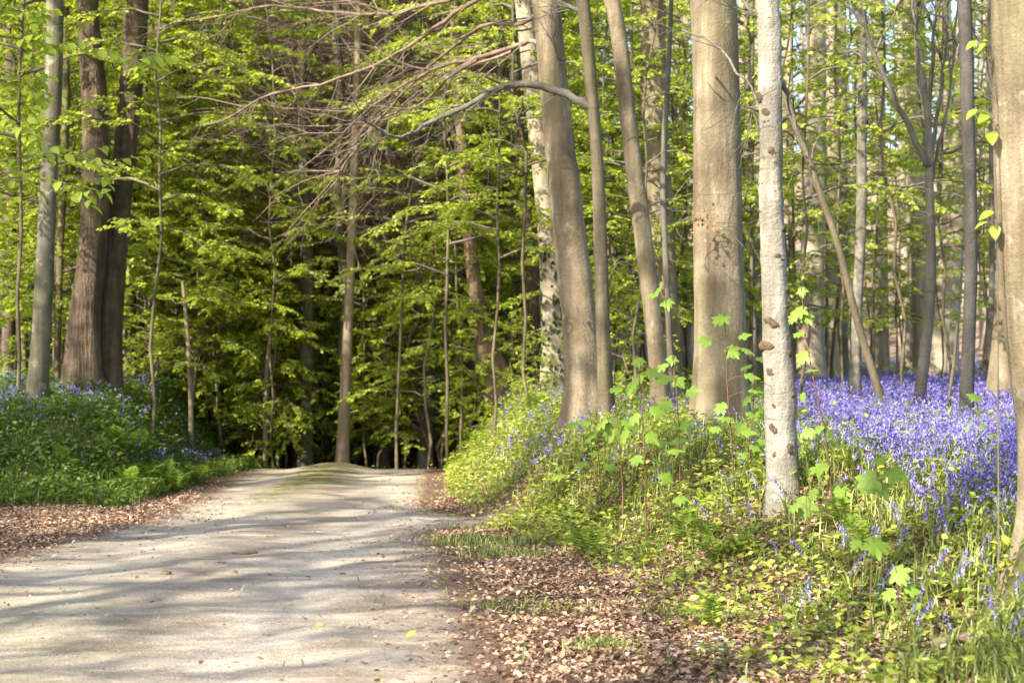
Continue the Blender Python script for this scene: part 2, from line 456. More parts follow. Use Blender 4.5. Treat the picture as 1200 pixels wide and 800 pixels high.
def trunk_mesh(P, R, sides, mat, seed=0, lump=.04, flare=.5, flare_h=.3, mname='trunk', bumps=None, cap=False):
    """P,R dense rings from the ground up (local)"""
    rs = np.random.RandomState(seed)
    n = len(P)
    T = nrm(np.gradient(P, axis=0))
    U = nrm(np.cross(T, np.array([0, 1., 0]) + 0 * T)); V = np.cross(T, U)
    th = np.arange(sides) * 2 * pi / sides
    h = np.concatenate([[0], np.cumsum(np.linalg.norm(np.diff(P, axis=0), axis=1))])
    rr = np.ones((n, sides))
    for k in range(2, 7):
        ph = rs.rand() * 6.28; f = rs.uniform(.3, 2.5); ph2 = rs.rand() * 6.28
        rr += lump / (k - 1) ** .6 * np.cos(k * th[None] + ph + .6 * np.sin(h[:, None] * .5)) * np.cos(h[:, None] * f + ph2)
    rr += lump * .35 * np.cos(th[None] * 3 + h[:, None] * 7 + rs.rand() * 6) * np.sin(h[:, None] * 9)
    nb = rs.randint(4, 6); ph = rs.rand() * 6.28
    rr += flare * np.exp(-h[:, None] / flare_h) * (.75 + .45 * np.cos(nb * th[None] + ph))
    if bumps:
        for (bh, bt, amp, sz) in bumps:
            dth = np.angle(np.exp(1j * (th[None] - bt)))
            rr += amp * np.exp(-((h[:, None] - bh) / sz) ** 2 - (dth / (sz / R.mean())) ** 2)
    v = P[:, None] + (U[:, None] * np.cos(th)[None, :, None] + V[:, None] * np.sin(th)[None, :, None]) * (R[:, None] * rr)[..., None]
    a = Acc()
    i = np.arange(n - 1)[:, None] * sides; j = np.arange(sides)[None]; j2 = (j + 1) % sides
    q = np.stack([i + j, i + j2, i + sides + j2, i + sides + j], -1)
    v = v.reshape(-1, 3)
    tri = None
    if cap:
        v = np.vstack([v, P[-1] + T[-1] * R[-1] * .4])
        jj = np.arange(sides)
        tri = np.stack([(n - 1) * sides + jj, (n - 1) * sides + (jj + 1) % sides, np.full(sides, n * sides)], -1)
    a.add(v, quads=q, tris=tri)
    return a.mesh(mname, mat, True)

def px_trunk(rows, d, lean=0.0, top=None, sides=20, step=.12, bury=.15):
    """rows: (centre x px, y px, width px) from the top of the picture down; returns base, local rings, radii"""
    rows = sorted(rows, key=lambda r: -r[1])
    pts, rad = [], []
    for (x, y, w) in rows:
        p = W(x, y, d); p[1] += lean * (p[2] - 1.0); p[0] *= p[1] / d
        pts.append(p); rad.append(w * d / F / 2)
    b = pts[0].copy()
    b[2] = float(gz(b[0], b[1]))
    first = b.copy(); first[2] -= bury
    if pts[0][2] > b[2] - bury + .02:
        pts = [first] + pts; rad = [rad[0] * 1.02] + rad
    else:
        pts[0] = first
    # carry on above the picture
    if top:
        p, q = pts[-1], pts[-2]
        dr = (p - q) / max(p[2] - q[2], .01)
        z = p[2]; r = rad[-1]; cur = p.copy()
        while z < top - .5:
            st = min(1.6, top - z)
            dr = dr * .8; dr[2] = 1
            cur = cur + dr * st; z = cur[2]; r *= .93
            pts.append(cur.copy()); rad.append(max(r, .02))
    pts = np.array(pts); rad = np.array(rad)
    L = np.concatenate([[0], np.cumsum(np.linalg.norm(np.diff(pts, axis=0), axis=1))])
    zc = W(0, -25, d)[2]
    fr = []
    cur = 0.0
    while cur < L[-1]:
        fr.append(cur)
        zz = np.interp(cur, L, pts[:, 2])
        cur += step if zz < zc else .8
    fr.append(L[-1]); fr = np.array(fr)
    Q = np.stack([np.interp(fr, L, pts[:, k]) for k in range(3)], 1)
    R = np.interp(fr, L, rad)
    for _ in range(14):
        Q[1:-1, :2] = (Q[:-2, :2] + 2 * Q[1:-1, :2] + Q[2:, :2]) / 4
        R[1:-1] = (R[:-2] + 2 * R[1:-1] + R[2:]) / 4
    return b, Q - b, R

# branching (bare) -------------------------------------------------
def grow(rs, start, d, L, r, depth, segs, leafpts, spread=.6, up=.12, n_child=5, K=5, droop=0.0, flat=0.0):
    """recursive limbs; appends polylines (K pts) to segs[depth]"""
    p = np.array(start, float); d = nrm(np.array(d, float))
    pts = [p.copy()]
    for i in range(K - 1):
        d = d + rs.normal(0, .13, 3) * (1 if depth else .7) + np.array([0, 0, up - droop * i / K])
        d = nrm(d); p = p + d * L / (K - 1); pts.append(p.copy())
    pts = np.array(pts)
    segs.append((pts, np.linspace(r, r * (.35 if depth else .25), K)))
    if depth == 0:
        leafpts.append(pts)
        return
    for i in range(n_child):
        t = rs.uniform(.25, 1.0) if i else 1.0
        f = t * (K - 1); k = min(int(f), K - 2); q = pts[k] + (pts[k + 1] - pts[k]) * (f - k)
        dd = nrm(pts[k + 1] - pts[k]) + rs.normal(0, spread, 3) * np.array([1, 1, 1 - flat])
        grow(rs, q, dd, L * rs.uniform(.4, .68), max(r * (1 - .6 * t) * .6, .003), depth - 1, segs, leafpts, spread, up, n_child, K, droop, flat)

def grow_mesh(segs, mat, sides=4, name='branch', minr=.004, off=None):
    a = Acc()
    P = np.array([s[0] for s in segs]); R = np.maximum(np.array([s[1] for s in segs]), minr)
    big = R[:, 0] > .025
    if big.any(): tubes(a, P[big], R[big], max(sides, 6))
    if (~big).any(): tubes(a, P[~big], R[~big], 3 if sides < 5 else 4)
    return a.mesh(name, mat, True)

def crown_variant(seed, H0, H1, spread, nlimb, leaf_n, leafL=.07, mat_leaf=None, depth=2, nchild=5):
    """high crown: limbs mesh, foliage mesh (local to trunk axis; z from ground)"""
    rs = np.random.RandomState(seed)
    segs, lp = [], []
    for i in range(nlimb):
        z = H0 + (H1 - H0) * (i + rs.rand()) / nlimb
        az = i * 2.4 + rs.normal(0, .3)
        L = spread * (1.15 - .7 * (z - H0) / (H1 - H0)) * rs.uniform(.8, 1.2)
        grow(rs, (0, 0, z), (cos(az), sin(az), .35 + .3 * rs.rand()), L, .05 + .02 * L * .5, depth, segs, lp, .55, .05, nchild)
    br = grow_mesh(segs, M['twig'], 4, 'limbs', .006)
    fol = None
    if leaf_n:
        lp = np.array(lp)
        k = rs.randint(0, len(lp), leaf_n); t = rs.rand(leaf_n) * (lp.shape[1] - 1.001); i0 = t.astype(int); f = (t - i0)[:, None]
        P = lp[k, i0] * (1 - f) + lp[k, i0 + 1] * f
        D = nrm(lp[k, i0 + 1] - lp[k, i0] + rs.normal(0, .7, (leaf_n, 3)))
        P = P + rs.normal(0, .05, P.shape)
        a = Acc(); leaves(a, P, D, np.array([0, 0, 1.]) + rs.normal(0, .4, (leaf_n, 3)), leafL * rs.uniform(.7, 1.2, leaf_n), leafL * .62)
        fol = a.mesh('foliage', mat_leaf or M['leaf_beech'])
    return br, fol

# layered leafy understorey ----------------------------------------
def layered(seed, H, z0, nb, Lr, leafL, mat, gap=.18, lean=0., dens=1.0, droop=.10, trunk_r=.032, az_range=None, bark_m=None, twigs_only=False):
    """returns trunk mesh, branch mesh, foliage mesh of a beech-like tree with flat sprays"""
    rs = np.random.RandomState(seed)
    K = 14
    zz = np.linspace(-.15, H, K)
    wob = np.cumsum(rs.normal(0, .06, (K, 2)), 0); wob -= wob[0]
    TP = np.stack([wob[:, 0] + lean * zz, wob[:, 1], zz], 1)
    TR = np.linspace(trunk_r, .012, K)
    n = 40
    t = np.linspace(0, K - 1, n)
    Q = np.stack([np.interp(t, np.arange(K), TP[:, k]) for k in range(3)], 1); R = np.interp(t, np.arange(K), TR)
    tm = trunk_mesh(Q, R, 7, bark_m or M['slate2'], seed, .04, .4, .2)
    ab, al = Acc(), Acc()
    for b in range(nb):
        z = z0 + (H - z0) * ((b + rs.rand()) / nb) ** .95
        az = (b * 2.4 + rs.normal(0, .5)) if az_range is None else rs.uniform(*az_range)
        L = rs.uniform(*Lr) * (1.05 - .55 * (z - z0) / (H - z0))
        q = np.array([np.interp(z, zz, TP[:, 0]), np.interp(z, zz, TP[:, 1]), z])
        KB = 9
        d = np.array([cos(az), sin(az), 0.0]); side = np.array([-sin(az), cos(az), 0])
        s = np.linspace(0, 1, KB)
        bend = rs.normal(0, .22)
        P = q + d * (s * L)[:, None] + side * (bend * s ** 2 * L)[:, None]
        P[:, 2] += L * (.42 * s - (.36 + droop + rs.uniform(-.1, .12)) * s ** 2)
        P[1:-1] += rs.normal(0, .02, (KB - 2, 3))
        tubes(ab, P[None], np.linspace(.006 + .007 * L, .003, KB)[None], 4)
        nt_ = max(6, int(L / .09 * dens))
        ts = np.sort(rs.uniform(gap, 1.0, nt_))
        f = ts * (KB - 1); k = np.minimum(f.astype(int), KB - 2); fr = (f - k)[:, None]
        bp = P[k] * (1 - fr) + P[k + 1] * fr; bd = nrm(P[k + 1] - P[k])
        sg = np.where(np.arange(nt_) % 2 == 0, 1, -1)[:, None]
        sd = np.stack([-bd[:, 1], bd[:, 0], 0 * bd[:, 0]], 1)
        td = nrm(bd * .75 + sd * sg * rs.uniform(.5, 1.0, (nt_, 1)) + rs.normal(0, .10, (nt_, 3)))
        tl = (.18 + .42 * L * .5 * (1.1 - ts) * rs.uniform(.5, 1.2, nt_))
        KT = 4
        s2 = np.linspace(0, 1, KT)
        TPt = bp[:, None] + td[:, None] * (s2[None, :, None] * tl[:, None, None]) + bd[:, None] * (s2 ** 2)[None, :, None] * tl[:, None, None] * .25
        TPt[:, :, 2] -= (s2 ** 2)[None] * tl[:, None] * rs.uniform(0, .25, (nt_, 1))
        tubes(ab, TPt, np.broadcast_to(np.linspace(.0042, .002, KT), (nt_, KT)), 3)
        if twigs_only:
            continue
        nl = 14
        lt = (np.arange(nl) + .6) / nl
        m_ = lt[None, :] * (KT - 1) + np.zeros((nt_, 1)); kk = np.minimum(m_.astype(int), KT - 2); ff = (m_ - kk)[..., None]
        I = np.arange(nt_)[:, None]
        LP = TPt[I, kk] * (1 - ff) + TPt[I, kk + 1] * ff
        LD = nrm(TPt[I, kk + 1] - TPt[I, kk])
        sg2 = np.where((np.arange(nl) % 2) == 0, 1., -1.)[None, :, None]
        LS = np.stack([-LD[..., 1], LD[..., 0], 0 * LD[..., 0]], -1)
        D = LD * .6 + LS * sg2 * .8 + rs.normal(0, .22, LD.shape); D[..., 2] -= .18
        keep = (rs.rand(nt_, nl) < (.93 if dens >= 1 else .8)) & (lt[None] * tl[:, None] > .03)
        P_ = LP[keep]; D_ = D[keep]
        nn = len(P_)
        leaves(al, P_, D_, np.array([0, -.35, 1.]) + rs.normal(0, .62, (nn, 3)), leafL * rs.uniform(.65, 1.2, nn), leafL * .66 * rs.uniform(.8, 1.1, nn))
    bm = ab.mesh('branches', M['twig'], False)
    lm = None if twigs_only else al.mesh('foliage', mat)
    return tm, bm, lm

# ------------------------------------------------------------------ the named trees
def tree(name, label, cat, rows, d, mat, top=16, sides=20, seed=0, lean=0.0, lump=.04, flare=.5, flare_h=.3, crown=None, bumps=None, group=None, crz=None, step=.12, cap=False):
    b, Q, R = px_trunk(rows, d, lean, top, sides, step)
    t = thing(name, label, cat, b, group=group)
    tm = trunk_mesh(Q, R, sides, M[mat], seed, lump, flare, flare_h, bumps=bumps, cap=cap)
    link('trunk', tm, t)
    if crown:
        br, fol = crown
        zc = 8.0
        off = np.array([np.interp(zc + 2, Q[:, 2], Q[:, 0]), np.interp(zc + 2, Q[:, 2], Q[:, 1]), 0])
        rz = seed * 1.7 if crz is None else crz
        lb = link('limbs', br, t, off, rz)
        if fol: link('foliage', fol, t, off, rz)
    return t, b, Q, R

CR = [crown_variant(40 + i, 8.5, 16, 3.6, 11, n, .085, depth=2, nchild=6) for i, n in enumerate((350, 200, 1500))]
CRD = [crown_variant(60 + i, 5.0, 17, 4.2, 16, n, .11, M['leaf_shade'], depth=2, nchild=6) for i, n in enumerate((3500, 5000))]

# --- left
tree('lichened_beech', 'slim pale grey lichened trunk, leftmost on the left bank', 'tree',
     [(64, 0, 20), (63, 75, 20), (61, 150, 20), (55, 250, 21), (52, 330, 21), (48, 400, 20), (44, 450, 24), (42, 492, 30)], 22.5, 'greygreen', 15, seed=1, flare=.35, crown=CR[0])
tree('thin_tree', 'thin dark stem standing just behind the lichened grey trunk', 'tree',
     [(77, 0, 9), (77, 120, 9), (75, 200, 9), (70, 300, 8), (66, 470, 8)], 27, 'mossy', 12, 8, seed=2)
tw, b1, Q1, R1 = tree('twin_trunk_tree', 'big reddish brown twin-trunked tree on the left bank', 'tree',
     [(101, -20, 26), (103, 40, 27), (110, 100, 30), (114, 200, 32), (109, 290, 31), (101, 350, 34), (97, 400, 38), (96, 450, 46), (96, 467, 52)], 25, 'brown', 17, 24, seed=3, lump=.06, flare=.25, crown=CR[2])
b, Q, R = px_trunk([(161, -20, 30), (160, 30, 29), (153, 100, 26), (144, 200, 26), (138, 290, 25), (131, 350, 28), (126, 410, 32), (122, 466, 42)], 25.35, 0, 17)
link('trunk', trunk_mesh(Q + (b - b1), R, 22, M['brown'], 4, .06, .25, .3), tw)
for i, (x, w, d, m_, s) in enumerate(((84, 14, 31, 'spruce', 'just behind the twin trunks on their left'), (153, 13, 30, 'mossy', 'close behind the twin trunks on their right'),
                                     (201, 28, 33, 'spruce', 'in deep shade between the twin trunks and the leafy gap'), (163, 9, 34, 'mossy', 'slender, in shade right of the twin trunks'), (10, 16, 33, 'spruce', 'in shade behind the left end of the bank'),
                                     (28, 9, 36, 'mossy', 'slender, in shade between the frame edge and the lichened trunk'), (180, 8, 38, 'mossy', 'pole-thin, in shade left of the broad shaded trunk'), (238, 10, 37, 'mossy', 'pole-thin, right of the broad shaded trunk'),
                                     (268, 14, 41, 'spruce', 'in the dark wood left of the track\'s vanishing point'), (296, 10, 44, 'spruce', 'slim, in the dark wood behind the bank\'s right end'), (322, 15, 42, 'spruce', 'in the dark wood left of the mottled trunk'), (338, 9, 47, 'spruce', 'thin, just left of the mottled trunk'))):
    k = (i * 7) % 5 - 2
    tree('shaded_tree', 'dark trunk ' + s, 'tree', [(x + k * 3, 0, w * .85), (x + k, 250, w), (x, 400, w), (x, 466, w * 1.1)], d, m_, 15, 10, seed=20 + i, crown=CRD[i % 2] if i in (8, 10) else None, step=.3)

# slim lit saplings left
for (rows, d, lab) in (([(214, 330, 4), (221, 400, 5), (224, 470, 6)], 27, 'slender lit bare stem at the right end of the left bank'),
                       ([(318, 380, 4), (313, 430, 5), (311, 475, 6)], 29, 'small pale stem in front of the dark wood left of the track')):
    tree('sapling', lab, 'sapling', rows, d, 'palebrown', None, 7, seed=7, flare=.3)

# --- centre beyond the crest
tree('mottled_tree', 'mottled pale trunk beyond the crest, left of the track\'s end', 'tree',
     [(352, 0, 11), (356, 200, 13), (361, 300, 15), (360, 400, 16), (358, 545, 17)], 30, 'greygreen', 16, 14, seed=31, step=.2)
tree('shaded_tree', 'dark purplish trunk immediately right of the mottled trunk', 'tree',
     [(384, 0, 12), (380, 200, 13), (378, 350, 14), (374, 545, 16)], 36, 'spruce', 16, 12, seed=32, crown=CRD[0], step=.25)
tree('slim_tree', 'slim sunlit pale brown trunk where the track drops away', 'tree',
     [(420, 0, 9), (416, 180, 10), (412, 290, 11), (408, 370, 12), (405, 450, 13), (401, 545, 14)], 28.3, 'palebrown', 15, 12, seed=33, step=.2)
tree('bare_tree', 'thin forked bare tree above the track\'s vanishing point', 'tree',
     [(388, 0, 5), (391, 60, 7), (393, 130, 9), (390, 200, 9), (389, 250, 9), (392, 400, 10), (394, 545, 11)], 38, 'deadtwig', 14, 10, seed=34, step=.2)
tree('shaded_tree', 'broad black-looking trunk right of the slim sunlit trunk', 'tree',
     [(440, 0, 15), (436, 250, 18), (433, 440, 19), (431, 545, 21)], 36, 'spruce', 16, 12, seed=35, crown=CRD[1], step=.25)
for i, (x, w, d, s) in enumerate(((460, 10, 41, 'second dark trunk right of the slim sunlit trunk'), (484, 14, 44, 'third dark trunk right of the slim sunlit trunk'), (506, 8, 42, 'thin dark trunk behind the foliage above the right bank'), (415, 12, 46, 'dark trunk far behind the slim sunlit trunk'),
                                  (398, 18, 50, 'broad dark trunk deep in the wood straight above the track'))):
    tree('shaded_tree', s, 'tree', [(x, 0, w * .8), (x - 2, 300, w), (x, 545, w * 1.1)], d, 'spruce', 16, 10, seed=70 + i, crown=CRD[i % 2], step=.35)

# leaning broken looking tree, right of track
tree('leaning_tree', 'leaning gnarled brown trunk with swollen foot on the right bank', 'tree',
     [(531, -10, 10), (538, 120, 12), (546, 240, 14), (556, 333, 16), (561, 375, 19), (572, 412, 23), (582, 436, 31), (594, 468, 40)], 27.2, 'midbrown', 14, 18, seed=36, lump=.09, flare=.2, crown=CR[0])
tree('slim_tree', 'short pale trunk half hidden left of the leaning gnarled trunk', 'tree',
     [(548, 300, 9), (552, 400, 10), (550, 470, 11)], 31, 'greygreen', 9, 9, seed=37)
t_, b, Q, R = tree('flaking_tree', 'pale trunk speckled with dark leaf-shadow flecks behind the main beech', 'tree',
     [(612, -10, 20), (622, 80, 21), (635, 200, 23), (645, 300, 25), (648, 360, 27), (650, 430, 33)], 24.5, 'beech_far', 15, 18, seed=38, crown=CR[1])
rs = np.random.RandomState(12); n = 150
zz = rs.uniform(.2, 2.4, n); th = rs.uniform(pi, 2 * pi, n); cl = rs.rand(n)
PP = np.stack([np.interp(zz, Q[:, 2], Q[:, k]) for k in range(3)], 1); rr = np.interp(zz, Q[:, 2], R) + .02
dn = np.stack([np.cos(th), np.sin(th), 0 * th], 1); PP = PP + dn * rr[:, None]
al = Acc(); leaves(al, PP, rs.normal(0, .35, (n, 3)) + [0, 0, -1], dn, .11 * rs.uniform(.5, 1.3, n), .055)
link('leaf_shadow_flecks', al.mesh('leaf_shadow_flecks', M['leaf_spruce']), t_)  # small dark leaf shapes stand in for leaf shadows on the bark
tree('brown_tree', 'brown trunk close left of the pale flaking trunk', 'tree',
     [(612, 200, 13), (622, 300, 14), (628, 390, 16), (630, 440, 18)], 28, 'brown', 13, 12, seed=39)

# --- the main group
t, b, Q, R = tree('main_beech', 'large smooth beech leaning left at the top of the right bank', 'tree',
     [(638, -20, 33), (641, 0, 33), (647, 75, 33), (654, 150, 34), (662, 225, 37), (671, 300, 40), (678, 355, 39), (684, 430, 40), (684, 480, 43), (683, 512, 50)], 19, 'beech', 17, 28, seed=41, lump=.045, flare=.5, flare_h=.3, crown=CR[2],
     bumps=[(1.7, 1.2, .16, .2), (2.9, 2.4, .12, .15), (.9, 1.9, .08, .12), (3.9, .9, .1, .12)])
mainb, mainQ = b, Q
t2, b2, Q2, R2 = tree('slender_beech', 'slender dark-topped beech touching the main beech on its right', 'tree',
     [(682, -20, 15), (684, 0, 15), (693, 100, 15), (699, 170, 15), (702, 220, 15), (704, 300, 16), (706, 360, 16), (708, 430, 17), (710, 480, 20), (713, 518, 23)], 18.2, 'slate2', 15, 18, seed=42, flare=.45, crown=CR[2])  # darker bark colour stands in for the shade on its upper trunk
def pxbranch(parent, base, pts, r0, r1, d0, mat='twig', sub=0, seed=0, dd=0.0, sides=7, leafy=0, subL=.6, K=None, droop=0.1):
    """branch through picture points (x,y) at depth d0.., as a child named branch"""
    rs = np.random.RandomState(seed)
    P = np.array([W(x, y, d0 + dd * i / max(1, len(pts) - 1)) for i, (x, y) in enumerate(pts)]) - base
    n = max(len(P) * 3, 8)
    Q = catmull(P, n)
    Q[1:-1] += rs.normal(0, .008, (n - 2, 3))
    a = Acc()
    tubes(a, Q[None], np.linspace(r0, r1, n)[None], sides)
    segs, lp = [], []
    for i in range(sub):
        k = rs.randint(n // 5, n - 1)
        dr = nrm(Q[k + 1] - Q[k]) + rs.normal(0, .6, 3); dr[2] -= droop
        grow(rs, Q[k], dr, subL * rs.uniform(.5, 1.3), .012 * r0 / .03 if r0 < .03 else .010, 1, segs, lp, .55, .0, 5, 5)
    if segs:
        tubes(a, np.array([s[0] for s in segs]), np.maximum(np.array([s[1] for s in segs]), .0028), 3)
    link('branch', a.mesh('branch', M[mat], True), parent)
    if leafy and lp:
        lp = np.array(lp); k = rs.randint(0, len(lp), leafy); i0 = rs.randint(0, 4, leafy); f = rs.rand(leafy, 1)
        PP = lp[k, i0] * (1 - f) + lp[k, i0 + 1] * f
        al = Acc(); leaves(al, PP, nrm(lp[k, i0 + 1] - lp[k, i0] + rs.normal(0, .6, (leafy, 3))), np.array([0, 0, 1.]) + rs.normal(0, .35, (leafy, 3)), .065 * rs.uniform(.7, 1.2, leafy), .042)
        link('foliage', al.mesh('foliage', M['leaf_beech']), parent)

pxbranch(t2, b2, [(696, 126), (682, 119), (650, 104), (615, 98), (590, 101), (572, 109), (550, 124), (520, 137), (495, 147)], .052, .022, 18.2, 'grey', 6, 1, 0)
pxbranch(t2, b2, [(495, 147), (484, 156), (472, 161), (455, 158), (440, 150), (426, 141)], .022, .008, 18.2, 'grey', 7, 2, -.6)
pxbranch(t2, b2, [(590, 101), (575, 112), (556, 122), (540, 140), (560, 145)], .014, .005, 18.1, 'grey', 4, 3)
pxbranch(t2, b2, [(684, 14), (660, 4), (640, -10)], .03, .014, 18.2, 'grey', 2, 4)
# sweeping pale bare limbs of the main beech
for i, (pts, r0, ns) in enumerate((([(646, 62), (628, 45), (600, 55), (560, 68), (520, 75), (470, 100), (430, 128), (395, 165), (350, 200)], .035, 16),
                               ([(641, 10), (610, 30), (570, 25), (520, 62), (470, 110), (430, 160), (400, 195), (390, 235)], .03, 16),
                               ([(640, 0), (590, -15), (540, 10), (500, 40), (440, 78), (370, 100), (310, 110), (262, 142), (225, 150)], .032, 20),
                               ([(590, -20), (520, 0), (450, 20), (380, 12), (310, 5), (250, 20), (190, 30)], .03, 22),
                               ([(560, 70), (520, 95), (500, 120), (440, 140), (380, 150), (320, 145), (262, 160)], .02, 14),
                               ([(600, 60), (560, 75), (500, 90), (450, 125), (400, 130), (340, 128), (280, 118)], .02, 14))):
    pxbranch(t, b, pts, r0, .006, 19, 'deadtwig', ns, 50 + i, 2.5 + i * .5, 6, subL=.9)
pxbranch(t, b, [(664, 68), (655, 72), (648, 50), (652, 30), (645, 10)], .016, .006, 18.75, 'grey', 3, 61, 0)
pxbranch(t, b, [(667, 90), (676, 82), (681, 76)], .02, .004, 19, 'palebrown', 0, 62)
pxbranch(t, b, [(676, 360), (682, 375), (688, 392), (694, 412), (698, 425)], .011, .006, 18.68, 'twig', 0, 63)

tree('mid_beech', 'tapering beech with banded shadows right of the slender beech', 'tree',
     [(716, -20, 19), (721, 0, 19), (732, 100, 19), (743, 200, 20), (757, 300, 22), (768, 400, 20), (774, 450, 22), (776, 500, 27)], 19.5, 'beech', 16, 20, seed=43, crown=CR[0])
tree('back_beech', 'broad tan beech behind, seen right of the tapering beech', 'tree',
     [(766, -20, 29), (766, 100, 29), (772, 220, 29), (778, 330, 29), (785, 470, 33)], 25, 'beech', 17, 20, seed=44, crown=CR[1])
t, b, Q, R = tree('thin_grey_tree', 'thin grey stem in front of the broad tan beech', 'tree',
     [(787, -20, 5), (785, 60, 6), (779, 150, 7), (776, 220, 7), (780, 300, 7), (785, 400, 8), (788, 490, 9)], 21, 'grey', 12, 8, seed=45)
pxbranch(t, b, [(778, 170), (790, 150), (800, 125), (812, 90)], .012, .004, 21, 'grey', 5, 8, leafy=90)
t, b, Q, R = tree('great_beech', 'widest smooth straight beech, near the middle of the right half', 'tree',
     [(836, -20, 55), (837, 0, 55), (840, 150, 55), (842, 300, 58), (845, 400, 60), (843, 480, 61), (843, 522, 68)], 16.2, 'beech', 18, 36, seed=46, lump=.03, flare=.35, flare_h=.35, crown=CR[2])
pxbranch(t, b, [(800, 35), (820, 42), (846, 57), (860, 78), (878, 100), (892, 120)], .012, .009, 15.6, 'twig', 4, 9, -3.2)
pxbranch(t, b, [(800, 280), (790, 265), (812, 250), (838, 245)], .007, .003, 15.7, 'twig', 3, 10, 0)
# dry leaves still hanging
rs = np.random.RandomState(8)
c0 = W(826, 258, 15.72) - b
PP = c0 + rs.normal(0, 1, (34, 3)) * np.array([.07, .04, .085])
al = Acc(); leaves(al, PP, rs.normal(0, .6, (34, 3)) + [0, 0, -1], rs.normal(0, 1, (34, 3)), .055, .035)
link('dry_leaves', al.mesh('dry_leaves', M['leaf_dry']), t)

# --- the pale knobbly trunk
pr = [(898, -20, 26), (899, 0, 26), (903, 60, 26), (901, 110, 27), (905, 160, 26), (904, 200, 27), (903, 240, 28), (907, 280, 29), (906, 320, 29), (909, 360, 31), (908, 400, 30), (913, 450, 33), (913, 500, 34), (917, 550, 36), (917, 575, 37), (917, 596, 42)]
PD = 11.9
knots = [(926, 415, 12), (925, 395, 11), (929, 463, 13), (929, 478, 11), (927, 437, 12), (931, 515, 9), (933, 535, 10), (921, 340, 11), (920, 360, 8), (917, 270, 9), (892, 300, 8), (911, 302, 13), (919, 302, 9), (902, 378, 15), (896, 405, 15), (920, 400, 11), (901, 436, 11), (903, 451, 7), (905, 475, 8), (904, 501, 11), (923, 525, 13), (909, 532, 10), (907, 543, 7),
         (926, 430, 9), (926, 445, 9), (928, 456, 11), (929, 470, 10), (928, 486, 9), (930, 500, 9), (932, 550, 10), (933, 565, 9), (933, 580, 9), (921, 322, 8), (889, 115, 11), (912, 117, 8), (914, 95, 9), (896, 133, 9), (897, 144, 7), (904, 180, 13), (905, 188, 9),
         (908, 228, 8), (890, 217, 8), (893, 222, 6), (915, 236, 8), (891, 248, 7), (912, 60, 6), (893, 160, 5), (900, 25, 6), (913, 40, 5)]
kb = []
_zb = float(gz((917 - 600) * PD / F, PD)) 
for (x, y, s_) in knots:
    cx = np.interp(y, [r[1] for r in pr], [r[0] for r in pr]); w_ = np.interp(y, [r[1] for r in pr], [r[2] for r in pr])
    kb.append((CAMH + (HY - y) * PD / F - _zb + .15, math.acos(-float(np.clip((x - cx) / (w_ / 2), -.98, .98))), .14, s_ * PD / F / 2 * 1.5))
t, b, Q, R = tree('pale_knobbly_tree', 'pale silvery trunk studded with brown knobs, nearest on the bank', 'tree', pr, PD, 'pale', 12, 36, seed=47, lump=.045, flare=.2, flare_h=.12, step=.05, crown=CR[0],
                  bumps=kb)
paleb = b
def knot_mesh(seed, r):
    rs = np.random.RandomState(seed)
    a = Acc(); n1, n2 = 7, 10
    u = np.linspace(0, pi, n1)[:, None]; w_ = np.arange(n2)[None] * 2 * pi / n2
    rr = r * (.9 + .3 * np.sin(2 * w_ + rs.rand() * 6) * np.sin(u) + .4 * rs.rand(n1, n2)) * (1 - .35 * np.exp(-(u / .5) ** 2))
    v = np.stack([rr * np.sin(u) * np.cos(w_), rr * np.cos(u) * -1 * .8 + 0 * w_, rr * np.sin(u) * np.sin(w_) * 1.1], -1)
    i = np.arange(n1 - 1)[:, None] * n2; j = np.arange(n2)[None]; j2 = (j + 1) % n2
    a.add(v, quads=np.stack([i + j, i + j2, i + n2 + j2, i + n2 + j], -1))
    return a.mesh('knot', M['knot'], True)
knm = [knot_mesh(s, 1.0) for s in range(4)]
rsk = np.random.RandomState(5)
for i, (x, y, s) in enumerate(knots):
    rows = sorted(pr, key=lambda r: r[1])
    cx = np.interp(y, [r[1] for r in rows], [r[0] for r in rows]); w_ = np.interp(y, [r[1] for r in rows], [r[2] for r in rows])
    off = np.clip((x - cx) / (w_ / 2), -.9, .9)
    rad = w_ * PD / F / 2
    p = W(cx, y, PD) - b + np.array([off * rad * .98, -math.sqrt(max(0, 1 - off * off)) * rad * .98, 0])
    o = link('knot', knm[i % 4], t, p, math.asin(off) + .2, s * PD / F / 2 * 1.02)
    o.scale = (o.scale[0] * rsk.uniform(.7, 1.0), o.scale[1] * .7, o.scale[2] * rsk.uniform(.55, 1.0)); o.rotation_euler[1] = rsk.uniform(-.6, .6)
pxbranch(t, b, [(895, 25), (880, 12), (868, -5)], .022, .012, 11.9, 'grey', 2, 70)
pxbranch(t, b, [(916, 96), (926, 118), (931, 150)], .02, .014, 11.95, 'grey', 2, 71)
pxbranch(t, b, [(893, 127), (880, 126), (868, 127)], .008, .004, 11.9, 'twig', 1, 72)

